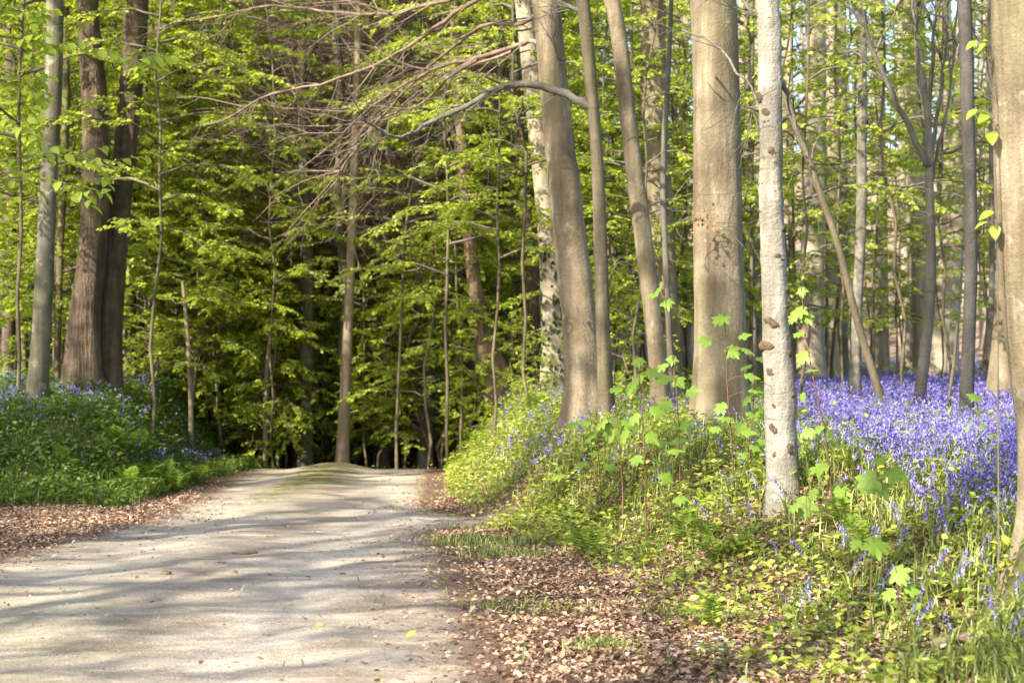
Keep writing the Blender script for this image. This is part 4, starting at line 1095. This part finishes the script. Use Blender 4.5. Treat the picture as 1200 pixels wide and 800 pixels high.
def dbb(X, Y):
    s = X - toeR(Y)
    r = ss(-.5, .5, X - (2.75 + (Y - 16) * .15)) * (.06 + .9 * hsh(X, Y, 1.5, 2) ** 1.4) * (.45 + .9 * hsh(X, Y, 4.1, .7)) * ss(9.5, 13.5, Y)
    r = np.maximum(r, .16 * ss(.4, 1.0, s) * hsh(X, Y, 2.9) ** 1.5 * ss(24, 16, Y))
    return np.clip(r, 0, 1)
ab = Acc()
P = scatter(4200, 2.2, 4.6, 9.8, 13.4, rs, lambda X, Y: .75 * hsh(X, Y, 2.2, 1) * ss(2.3, 2.8, X)); bluebell_field(P, rs, 9, .019, ab)
P = scatter(5200, -2, 7, 13.2, 18, rs, dbb); bluebell_field(P, rs, 8, .022, ab); SP1 = P
P = scatter(15500, -2, 10, 18, 26, rs, dbb); bluebell_field(P, rs, 6, .026, ab)
P = scatter(38000, 0, 17, 26, 44, rs, dbb); bluebell_field(P, rs, 4, .036, ab)
P = scatter(22000, 0, 22, 44, 58, rs, dbb); bluebell_field(P, rs, 3, .055, ab)
stuff('bluebell_carpet', ab, M['bell'], 'violet-blue carpet of bluebells between the trees on the right')
ab = Acc()
P = scatter(11000, -12, -4.6, 19, 29, rs, lambda X, Y: (.10 + .9 * ss(20.4, 22.5, Y)) * (.03 + .5 * hsh(X, Y, 1.6, .3) ** 2.5)); bluebell_field(P, rs, 5, .027, ab)
P = scatter(2600, -1.4, 1.2, 17, 27, rs, lambda X, Y: (.35 * hsh(X, Y, 1.9, 3) ** 3 * ss(.3, .8, X - toeR(Y)))); bluebell_field(P, rs, 5, .026, ab)
stuff('bluebell_drifts', ab, M['bell'], 'bluebell drifts along the left bank top and the bank beyond the main beech')

# near bluebells: things of their own
def bluebell_meshes(seed):
    rs = np.random.RandomState(seed)
    a, bl, lf = Acc(), Acc(), Acc()
    H = .27; K = 8; s = np.linspace(0, 1, K)
    P = np.stack([.075 * s ** 3.2, 0 * s, H * (s - .10 * s ** 6)], 1)
    tubes(a, P[None], np.linspace(.0026, .0015, K)[None], 4)
    for j in range(8):
        f = .5 + .5 * j / 7; k = f * (K - 1); i0 = min(int(k), K - 2); q = P[i0] + (P[i0 + 1] - P[i0]) * (k - i0)
        az = rs.normal(0, .7) + (0 if j > 3 else rs.normal(0, .8)); out_ = np.array([cos(az), sin(az), 0])
        p0 = q + out_ * .012 + [0, 0, -.002]; ax = nrm(out_ * .35 + [0, 0, -1.])
        u = nrm(np.cross(ax, [0, 1., .2])); w_ = np.cross(ax, u)
        g_ = np.arange(6) * pi / 3; Ls = (0, .005, .016, .021); Rs = (.001, .0042, .0048, .0085)
        v = np.array([[p0 + ax * l + (u * cos(t) + w_ * sin(t)) * r_ for t in g_] for l, r_ in zip(Ls, Rs)]).reshape(-1, 3)
        i = np.arange(3)[:, None] * 6; jj = np.arange(6)[None]; j2 = (jj + 1) % 6
        bl.add(v, quads=np.stack([i + jj, i + j2, i + 6 + j2, i + 6 + jj], -1))
    n = 7; th = rs.rand(n) * 6.28; Hh = rs.uniform(.12, .22, n)
    blades(lf, np.zeros((n, 3)), np.stack([np.cos(th), np.sin(th), 0 * th], 1), Hh, Hh * rs.uniform(.4, 1, n), np.full(n, .011))
    return a.mesh('stem', M['stem']), bl.mesh('flower_head', M['bell'], True), lf.mesh('leaf_tuft', M['grass'])
BB = [bluebell_meshes(300 + i) for i in range(4)]
rs = np.random.RandomState(44)
def dnb(X, Y):
    s = X - toeR(Y)
    return np.clip(ss(.1, 1.0, s) * (.15 + .6 * hsh(X, Y, 1.9, 1) ** 1.5) + .9 * ss(2.3, 2.7, X) * ss(9.2, 10, Y), 0, 1)
P = scatter(2300, .8, 4.6, 7.8, 13.4, rs, dnb)
P = P[rs.permutation(len(P))][:295]
for i, p in enumerate(P):
    px = 600 + p[0] / p[1] * F
    where = ('on the bank left of the knobbly trunk' if px < 880 else ('in the bank grass below the knobbly trunk' if px < 990 and p[1] < 11.8 else ('beside the edge beech' if px > 1090 else 'right of the knobbly trunk')))
    o = thing('bluebell', 'single bluebell %s, %s' % (where, 'close' if p[1] < 10 else 'farther up'), 'bluebell', p, rs.rand() * 6.28, rs.uniform(.75, 1.2), group='nearest bluebells of the right bank')
    s_, h_, l_ = BB[i % 4]
    link('stem', s_, o); link('flower_head', h_, o); link('leaf_tuft', l_, o)

# ferns --------------------------------------------------------------
def frond_mesh(seed, L=.42):
    rs = np.random.RandomState(seed); a = Acc(); K = 20; s = np.linspace(0, 1, K)
    P = np.stack([L * .75 * s, 0 * s, L * (.95 * s - .62 * s ** 2.2)], 1)
    tubes(a, P[None], np.linspace(.003, .001, K)[None], 3)
    idx_ = np.arange(2, K)
    for sg in (1, -1):
        q = P[idx_]; t = nrm(np.gradient(P, axis=0))[idx_]
        side = np.array([0, sg, 0]) * 1.0
        D = side + t * .35 + rs.normal(0, .05, (len(q), 3)); D[:, 2] -= .1
        Ln = .115 * np.sin(np.clip(s[idx_] * 1.02 + .12, 0, 1) * pi) ** .8 * L / .42 + .008
        nn = np.cross(t, side) * sg
        leaves(a, q, D, np.array([0, 0, 1.]) + nn * .2, Ln, .021 * L / .42, .05)
    return a.mesh('frond', M['fern'])
FR = [frond_mesh(320 + i) for i in range(3)]
ferns = [(690, 632, 13.2, 1.0), (835, 748, 9.8, .75), (828, 622, 12.3, .8), (838, 645, 11.8, .7), (800, 608, 12.8, .9), (660, 600, 15.2, .8), (715, 560, 16.2, .9), (985, 612, 11, .7), (1010, 640, 10.4, .8), (870, 640, 11.6, .6),
         (140, 500, 21.3, 1.3), (158, 490, 21.9, 1.4), (170, 512, 20.8, 1.1), (120, 515, 20.6, 1.1), (192, 500, 21.5, 1.2), (205, 520, 20.9, 1.1), (150, 530, 20, 1.0), (75, 535, 19.8, 1.0), (230, 515, 22.5, 1.1), (630, 490, 22, 1.1), (560, 520, 24, 1.1), (1150, 520, 15, .9)]
for i, (px, py, d, sc) in enumerate(ferns):
    X = (px - 600) * d / F
    o = thing('fern', '%s fern %s' % ('lush' if sc > 1 else 'small', ('on the left bank below the twin trunks' if px < 160 else 'at the left bank\'s right end') if px < 300 else ('on the right bank ' + ('beyond the main beech' if d > 20 else ('at the bank foot' if d < 10.5 and px < 900 else ('left of the knobbly trunk' if px < 890 else 'right of the knobbly trunk'))))) ,
              'fern', (X, d, gz(X, d)), i * .9, sc, group='ferns on the banks')
    for k in range(7):
        f = link('frond', FR[(i + k) % 3], o, (0, 0, 0), k * .9 + .3 * sin(k * 7 + i)); f.rotation_euler[1] = -.25 + .35 * sin(k * 3.3 + i)

# sycamore saplings ---------------------------------------------------
def palm_leaf(seed, L=1.0):
    """five-lobed leaf lying along +x from its stalk, real depth from a drooped blade"""
    rs = np.random.RandomState(seed)
    lobes = [(-2.15, .50), (-1.75, .34), (-1.15, .78), (-.78, .50), (-.35, .80), (-.22, .62), (0, 1.0)]
    tip = []
    for a_, r_ in lobes + [(-a_, r_) for a_, r_ in lobes[:-1][::-1]]:
        tip.append((a_, r_ * (1 + rs.normal(0, .03))))
    # serrate by inserting small notches
    pts = []
    for i, (a_, r_) in enumerate(tip):
        pts.append((a_, r_))
        if i < len(tip) - 1:
            b_, q_ = tip[i + 1]
            pts.append(((a_ * .5 + b_ * .5), (r_ + q_) * .5 * 1.03))
    n = len(pts)
    V = [np.array([.06, 0, .0])]
    for a_, r_ in pts:
        x, y = r_ * cos(a_) * .62 + .30, r_ * sin(a_) * .62
        V.append(np.array([x, y, -.30 * (x - .2) ** 2 - .28 * y * y + .03 * sin(a_ * 9)]))
    V.append(np.array([.34, 0, .04]))
    V = np.array(V) * L
    c = n + 1
    tr = [(c, i, i + 1) for i in range(1, n)] + [(c, n, 0), (c, 0, 1)]
    a = Acc(); a.add(V, tris=tr)
    return a.mesh('leaf', M['leaf_syc'], True)
SL_ = [palm_leaf(340 + i) for i in range(4)]
def oval_leaf(seed, mat):
    a = Acc(); x = np.array([0, .18, .45, .75, 1.0]); w_ = np.array([0.02, .24, .33, .22, .0])
    v = np.concatenate([np.stack([x, w_, .10 * w_ * 3 - .25 * x ** 2], 1), np.stack([x, 0 * w_, -.25 * x ** 2], 1), np.stack([x, -w_, .10 * w_ * 3 - .25 * x ** 2], 1)])
    q = []
    for i in range(4): q += [(i, i + 1, 5 + i + 1, 5 + i), (5 + i, 5 + i + 1, 10 + i + 1, 10 + i)]
    a.add(v, quads=q); return a.mesh('leaf', mat, True)
OV = {m_: oval_leaf(0, M[m_]) for m_ in ('leaf_seed', 'leaf_near', 'leaf_beech')}

def sapling(label, stem, d, lv, name='sycamore_sapling', cat='sapling', mesh=None, stem_mat='redstem', r=.0055, group=None, pitch=.35):
    """stem: picture points top to bottom; lv: (x, y, size px) leaves"""
    rs = np.random.RandomState(int(stem[0][0] * 3 + stem[0][1]))
    bx = W(stem[-1][0], stem[-1][1], d); base = np.array([bx[0], d, float(gz(bx[0], d))])
    P = np.array([base - [0, 0, .03]] + [W(x, y, d) for x, y in stem[::-1]]) - base
    P[:, 1] += np.linspace(0, .02, len(P))
    P = P[np.argsort(P[:, 2])]
    a = Acc(); Q = catmull(P, 14); tubes(a, Q[None], np.linspace(r * 1.4, r * .6, 14)[None], 5)
    t = thing(name, label, cat, base, group=group)
    link('stem', a.mesh('stem', M[stem_mat], True), t)
    for i, (x, y, s) in enumerate(lv):
        c = W(x, y, d) - base
        k = np.argmin(np.linalg.norm(Q - (c - [0, 0, .02]), axis=1)); q = Q[k]
        dv = c - q; dv[1] += rs.normal(0, .03) - .02
        L = s * d / F * rs.uniform(.85, 1.08)
        az = math.atan2(dv[1], dv[0]) if np.linalg.norm(dv[:2]) > .01 else rs.rand() * 6.28
        start = c - np.array([cos(az), sin(az), 0]) * L * .40
        start[1] = c[1] - sin(az) * L * .4
        st = Acc(); tubes(st, np.array([[q, (q + start) / 2 + [0, 0, .01], start]]), np.array([[.0026, .0022, .0018]]), 4)
        mm_ = (SL_[i % 4] if mesh is None else OV[mesh])
        o = link('leaf', mm_, t, start)
        from mathutils import Matrix
        rot = Matrix.Rotation(rs.uniform(.25, .85), 3, 'X') @ Matrix.Rotation(rs.normal(-.15, .25), 3, 'Y') @ Matrix.Rotation(az, 3, 'Z') @ Matrix.Rotation(rs.uniform(-.05, pitch), 3, 'Y')
        o.rotation_euler = rot.to_euler(); o.scale = (L, L, L)
        pet = link('leaf_stalk', st.mesh('leaf_stalk', M[stem_mat]), t)
    return t
sapling('tall sycamore sapling in front of the gap left of the great beech', [(778, 335), (786, 400), (792, 450), (796, 500), (797, 560)], 14,
        [(768, 336, 22), (782, 348, 24), (764, 345, 18), (741, 440, 36), (775, 425, 26), (762, 432, 22), (795, 440, 28), (812, 462, 26), (778, 470, 30), (756, 480, 24), (800, 492, 24), (788, 415, 20)])
sapling('sycamore sapling before the slender beech foot, leaf like a parasol', [(722, 478), (726, 520), (730, 575)], 14.2, [(722, 488, 40), (703, 490, 26), (738, 492, 28), (671, 497, 24), (686, 494, 20), (775, 520, 36), (760, 512, 22), (795, 518, 24)])
sapling('slim sycamore sapling in front of the great beech', [(849, 368), (851, 400), (852, 450), (856, 500), (860, 560)], 13,
        [(845, 367, 34), (826, 400, 28), (858, 405, 30), (872, 396, 22), (876, 408, 22), (880, 440, 24), (884, 458, 24), (844, 472, 24), (850, 488, 24), (880, 484, 22), (876, 506, 24), (884, 522, 20), (838, 500, 18)])
sapling('tall thin sycamore sapling just right of the knobbly trunk', [(940, 340), (943, 380), (950, 430), (962, 480), (971, 530), (975, 585)], 11.2,
        [(936, 357, 30), (946, 366, 26), (928, 366, 22), (940, 335, 18), (936, 388, 20), (941, 410, 26), (952, 435, 20), (958, 498, 26), (975, 500, 28), (947, 502, 24), (938, 460, 18), (960, 545, 34), (985, 570, 40), (950, 572, 28)])
sapling('small sycamore sapling with two pale leaves before the slate-grey trunk', [(1146, 462), (1147, 500), (1147, 545)], 12.2, [(1143, 462, 30), (1138, 496, 28), (1164, 509, 22), (1150, 500, 18), (1160, 508, 22), (1192, 525, 22)])
sapling('low sycamore with large cut leaves amid the bluebells', [(1028, 548), (1030, 590), (1034, 640)], 9.8, [(1019, 550, 44), (1033, 560, 44), (1048, 552, 36), (1030, 545, 26)], r=.003)
sapling('sycamore seedling holding one big pale leaf, right foreground', [(1026, 622), (1022, 650), (1020, 690)], 9.0, [(1026, 628, 48), (1004, 632, 22)], r=.003)
sapling('sycamore seedling with round leaf and dark lower pair, foreground', [(1051, 670), (1054, 710), (1058, 740)], 8.6, [(1052, 664, 40), (1068, 690, 28), (1040, 688, 24)], r=.004)
sapling('sycamore seedling at the knobbly trunk\'s right foot', [(945, 582), (946, 600)], 11, [(943, 579, 38), (930, 590, 20)], r=.003)
sapling('bushy sycamore sapling between the slender beech and the great beech', [(748, 425), (752, 470), (755, 520), (757, 575)], 13.4, [(735, 446, 34), (765, 432, 28), (722, 455, 26), (778, 446, 30), (748, 418, 24), (740, 482, 30), (770, 478, 30), (728, 505, 26), (764, 506, 28), (790, 530, 28), (745, 532, 24), (780, 556, 26)])
sapling('sycamore sapling hugging the great beech\'s right side', [(886, 415), (884, 460), (880, 510), (878, 560)], 13.6, [(893, 420, 22), (874, 428, 24), (896, 452, 24), (872, 462, 22), (892, 478, 26), (866, 496, 24), (894, 514, 24), (872, 530, 26), (890, 545, 22)])
sapling('low sycamore sapling before the main beech foot', [(700, 500), (702, 540), (704, 575)], 15, [(690, 508, 26), (714, 506, 24), (698, 528, 24), (680, 540, 26), (716, 545, 24), (655, 556, 24)])
sapling('sycamore seedling on the bank left of the knobbly trunk', [(797, 578), (800, 600)], 12.6, [(797, 580, 28), (806, 590, 16)], r=.003)
sapling('leafy twig of lime-green leaves close to the edge beech', [(1168, 120), (1166, 160), (1170, 280)], 8.9, [(1140, 48, 18), (1151, 50, 15), (1154, 134, 24), (1163, 152, 22), (1140, 128, 18), (1158, 248, 20), (1166, 262, 22), (1150, 260, 16)], name='beech_twig', cat='sapling', mesh='leaf_near', stem_mat='twig', r=.0035)

# seedlings with round pale leaves
rs = np.random.RandomState(51)
seed_pts = [(672, 745), (905, 735), (885, 770), (955, 740), (1010, 760), (1075, 620), (830, 560), (742, 590), (700, 585), (665, 570), (690, 558), (760, 555), (1130, 700), (1150, 705), (1100, 690), (900, 705), (640, 600), (655, 615), (725, 600), (760, 620),
            (780, 590), (820, 580), (850, 590), (870, 600), (880, 560), (845, 545), (800, 540), (735, 560), (712, 575), (680, 600), (940, 680), (985, 690), (975, 650), (1080, 790), (1110, 730), (930, 790), (980, 790), (1060, 760), (860, 640), (890, 650), (1165, 780), (870, 700), (930, 640), (1180, 640), (1120, 620), (745, 540), (705, 545), (770, 570), (625, 585), (612, 600), (1020, 720), (1000, 600), (840, 615)]
def seedling_parts(seed):
    rs = np.random.RandomState(seed); H = rs.uniform(.07, .16); n = rs.randint(4, 8)
    a = Acc(); P = np.array([[0, 0, -.02], [.005, .003, H * .5], [.015 * rs.normal(), .01, H]]); tubes(a, P[None], np.array([[.002, .0017, .0012]]), 4)
    lv = []
    for k in range(n):
        az = k * 2.1 + rs.normal(0, .3); f = .55 + .45 * k / n; L = rs.uniform(.05, .085)
        lv.append(((P[2] * f + np.array([cos(az), sin(az), 0]) * .01), az, rs.uniform(-.5, .7), L))
    return a.mesh('stem', M['redstem']), lv
SDV = [seedling_parts(360 + i) for i in range(5)]
for i, (px, py) in enumerate(seed_pts):
    if px < 860 and py > 700: continue
    # walk to where this sight line meets the ground
    ds = np.linspace(7.5, 25, 700); Z = CAMH + (HY - (py + 8)) * ds / F; G = gz((px - 600) * ds / F, ds); hit = np.argmax(Z < G)
    d = ds[hit] if (Z < G).any() else 12
    X = (px - 600) * d / F
    o = thing('beech_seedling', 'pale-leaved beech seedling %s, %s' % ('left of the knobbly trunk' if px < 895 else ('below the knobbly trunk' if px < 1000 else 'towards the edge beech'), 'nearest the viewer' if d < 9.6 else ('half way up the bank' if d < 13 else 'high on the bank')), 'seedling', (X, d, gz(X, d)), rs.rand() * 6, rs.uniform(.9, 1.4), group='beech seedlings of the right bank')
    sm, lv = SDV[i % 5]
    link('stem', sm, o)
    for (p, az, tl, L) in lv:
        f = link('leaf', OV['leaf_seed'], o, p); f.rotation_euler = (0, tl, az); f.scale = (L, L, L)

# anemones
def anem():
    a = Acc(); tubes(a, np.array([[[0, 0, -.02], [.004, 0, .05], [0, 0, .10]]]), np.array([[.0015, .0012, .001]]), 4)
    b_ = Acc(); g_ = np.arange(6) * pi / 3; P = np.array([[0, 0, .10]] * 6) ; leaves(b_, P, np.stack([np.cos(g_), np.sin(g_), .45 + 0 * g_], 1), np.array([0, 0, 1.]) + np.zeros((6, 3)), .019, .014, .1)
    c_ = Acc(); P = np.array([[0, 0, .06]] * 9); g_ = np.arange(9) * .698; leaves(c_, P, np.stack([np.cos(g_), np.sin(g_), .1 * np.sin(g_ * 5)], 1), np.array([0, 0, 1.]) + np.zeros((9, 3)), .045, .016, .1)
    return a.mesh('stem', M['stem']), b_.mesh('petals', M['white']), c_.mesh('leaves', M['herb_left'])
AN = anem()
an_pts = [(822, 762), (832, 759), (838, 766), (845, 764), (852, 770), (820, 770), (787, 779), (1040, 706), (1026, 712), (1052, 716), (1008, 702), (1098, 688), (1096, 697), (955, 716), (1078, 694), (1030, 700), (979, 700), (968, 706), (815, 775), (845, 780), (1092, 680), (1065, 700), (865, 775)]
for i, (px, py) in enumerate(an_pts):
    ds = np.linspace(7.2, 20, 700); Z = CAMH + (HY - py - 12) * ds / F; G = gz((px - 600) * ds / F, ds); hit = np.argmax(Z < G); d = ds[hit]
    X = (px - 600) * d / F
    o = thing('wood_anemone', 'small white wood anemone %s' % ('by the fern at the foot of the bank' if px < 900 else ('in the grass before the edge beech' if px > 1060 else 'in the near bank grass')), 'flower', (X, d, gz(X, d)), i, 1.25, group='white anemones in the grass')
    for nm, me in zip(('stem', 'flower', 'leaf_whorl'), AN): link(nm, me, o)

# near hornbeam spray, upper left -------------------------------------
hb = np.array([-4.9, 14.0, float(gz(-4.9, 14.0))])
t = thing('hornbeam_sapling', 'leafy hornbeam sapling reaching in from the left edge with large near leaves', 'sapling', hb)
zz = np.linspace(-.1, 5.6, 26); P = np.stack([.10 * np.sin(zz * .8), .05 * np.sin(zz * 1.1), zz], 1)
link('trunk', trunk_mesh(P, np.linspace(.035, .008, 26), 8, M['grey'], 9, .03, .3, .1), t)
rs = np.random.RandomState(71)
a = Acc(); nleaf = 0
for (pts, sub) in (([(-60, 40), (0, 44), (40, 52), (80, 62), (120, 66), (160, 78), (192, 92)], 7), ([(-80, 10), (0, 12), (40, 22), (70, 30)], 4), ([(-60, 200), (0, 190), (60, 180), (110, 186), (150, 196)], 6), ([(-50, 240), (0, 215), (60, 212), (100, 222), (140, 232)], 4), ([(-50, 90), (0, 96), (40, 100), (70, 120)], 5), ([(-50, 150), (0, 148), (45, 160), (80, 178)], 5)):
    Pb = catmull(np.array([W(x, y, 14.0 + rs.normal(0, .03)) for x, y in pts]) - hb, 22); Pb[:, 1] += np.linspace(0, rs.normal(-.3, .3), 22)
    tubes(a, Pb[None], np.linspace(.008, .0025, 22)[None], 5)
    Ls = [Pb]
    for k in range(sub):
        i0 = rs.randint(5, 20); dr = nrm(Pb[i0 + 1] - Pb[i0]) * .8 + rs.normal(0, .45, 3); dr[2] -= .15; L = rs.uniform(.15, .4)
        s = np.linspace(0, 1, 6)[:, None]; tw_ = Pb[i0] + nrm(dr) * L * s; tw_[:, 2] -= .04 * s[:, 0] ** 2; Ls.append(tw_); tubes(a, tw_[None], np.linspace(.003, .0015, 6)[None], 4)
    for li, br in enumerate(Ls):
        m_ = int(np.linalg.norm(br[-1] - br[0]) / (.055 if li else .07))
        for k in range(m_):
            if nleaf > 290: break
            f = (k + .7) / m_ * (len(br) - 1); i0 = min(int(f), len(br) - 2); q = br[i0] + (br[i0 + 1] - br[i0]) * (f - i0)
            dv = nrm(br[i0 + 1] - br[i0]); az = math.atan2(dv[1], dv[0]) + (.8 if k % 2 else -.8) + rs.normal(0, .35)
            o = link('leaf', OV['leaf_near'], t, q); s_ = rs.uniform(.085, .125); o.scale = (s_,) * 3; o.rotation_euler = (rs.normal(0, .5), rs.uniform(.0, .75), az); nleaf += 1
link('twigs', a.mesh('twigs', M['twig']), t)

# fallen twigs, sticks and stones --------------------------------------
def ground_at(px, py):
    ds = np.linspace(7.0, 40, 1500); Z = CAMH + (HY - py) * ds / F; G = gz((px - 600) * ds / F, ds); hit = np.argmax(Z <= G)
    return np.array([(px - 600) * ds[hit] / F, ds[hit], G[hit]])
sticks = [([(272, 651), (288, 652), (302, 650)], .010, 'mossy', 'short dark twig lying on the track left of centre'), ([(628, 521), (640, 512), (648, 504)], .03, 'brown', 'dark broken branch on the slope left of the main beech'),
          ([(528, 566), (545, 560), (556, 556)], .035, 'palebrown', 'pale branch lying at the foot of the right bank'), ([(1095, 765), (1125, 755), (1155, 760)], .03, 'palebrown', 'pale dead branch in the grass near the edge beech root'),
          ([(830, 552), (845, 548), (860, 556)], .012, 'redstem', 'thin reddish twig on the bank before the great beech'), ([(838, 645), (852, 630), (880, 628)], .008, 'palebrown', 'thin bent twig on the leaf litter below the knobbly trunk'),
          ([(60, 617), (85, 616), (98, 618)], .012, 'brown', 'brown twig in the shaded left verge'), ([(640, 548), (665, 545), (690, 540)], .025, 'brown', 'rotten stick in bare soil before the main beech'),
          ([(735, 668), (742, 666), (750, 668)], .008, 'palebrown', 'small pale stick on the bank litter')]
for pts, r, m_, lab in sticks:
    P = np.array([ground_at(x, y) for x, y in pts]); P[:, 2] += r * .8 + .012; base = P[0].copy(); P -= base
    a = Acc(); Q = catmull(P, 9); Q[1:-1] += np.random.RandomState(int(pts[0][0])).normal(0, r * .4, (7, 3)) * [1, 1, .3]
    R = np.linspace(r, r * .5, 9); tubes(a, Q[None], R[None], 7)
    o = link('fallen_branch', a.mesh('fallen_branch', M[m_], True), None, base); tag(o, lab, 'branch')
def stone(px, py, r, lab, seed):
    rs = np.random.RandomState(seed); a = Acc(); n1, n2 = 6, 9
    u = np.linspace(.02, pi - .02, n1)[:, None]; w_ = np.arange(n2)[None] * 2 * pi / n2
    rr = r * (1 + .22 * rs.normal(0, 1, (n1, n2)))
    v = np.stack([rr * np.sin(u) * np.cos(w_) * 1.5, rr * np.sin(u) * np.sin(w_), rr * np.cos(u) * .6 + 0 * w_], -1)
    i = np.arange(n1 - 1)[:, None] * n2; j = np.arange(n2)[None]; j2 = (j + 1) % n2
    a.add(v, quads=np.stack([i + j, i + n2 + j, i + n2 + j2, i + j2], -1))
    p = ground_at(px, py); p[2] += r * .3 + .012
    tag(link('stone', a.mesh('stone', M['knot']), None, p), lab, 'stone')
stone(195, 675, .028, 'dark stone half sunk in the shaded stripe of the track', 1)
stone(275, 674, .02, 'small dull stone right of the dark stone on the track', 2)
stone(402, 675, .016, 'little brown stone on the pale right wheel track', 3)

# grass tussocks on the litter
for i, (px, py, lab) in enumerate(((622, 716, 'isolated green tuft in the litter right of the track'), (806, 722, 'green tuft on the litter at the foot of the bank'), (708, 760, 'tiny green tuft low in the litter'), (742, 655, 'arching green tuft on the lower bank'), (585, 655, 'pale green tuft at the bank toe beside the track'), (548, 640, 'sprawling grass tuft where the side path joins'), (600, 640, 'bright tuft behind the pale green tuft'), (575, 622, 'grass tuft nearest the side path mouth'))):
    rs = np.random.RandomState(400 + i); p = ground_at(px, py); n = 260; w_ = .16 if i != 2 else .08
    off = rs.normal(0, w_, (n, 2)) * [1.2, .8]; P = np.stack([p[0] + off[:, 0], p[1] + off[:, 1], gz(p[0] + off[:, 0], p[1] + off[:, 1])], 1) - p
    th = rs.rand(n) * 6.28; H = rs.uniform(.03, .10, n) * (1.6 if i in (3, 4, 5, 6) else 1)
    a = Acc(); blades(a, P, np.stack([np.cos(th), np.sin(th), 0 * th], 1), H, H * rs.uniform(.3, 1.1, n), rs.uniform(.004, .009, n))
    tag(link('grass_tuft', a.mesh('grass_tuft', M['grass']), None, p), lab, 'grass tuft', 'grass tufts at the edge of the litter')['kind'] = 'stuff'

# ------------------------------------------------------------------ labels that single out look-alikes by their order from the left
from collections import defaultdict
by = defaultdict(list)
for o in COL.objects:
    if o.parent is None and o.get('label') and o.get('group'): by[o['label']].append(o)
ORD = ['leftmost', 'second from left', 'third from left', 'fourth from left', 'fifth from left', 'sixth from left', 'seventh from left', 'eighth from left', 'ninth from left', 'tenth from left', 'eleventh from left', 'twelfth from left']
for lab, os_ in by.items():
    if 1 < len(os_) <= 12 and 'outside the picture' not in lab:
        os_.sort(key=lambda o: o.location.x / max(o.location.y, .1))
        for k, o in enumerate(os_):
            w_ = 'rightmost' if k == len(os_) - 1 else ORD[k]
            o['label'] = lab + ', ' + w_
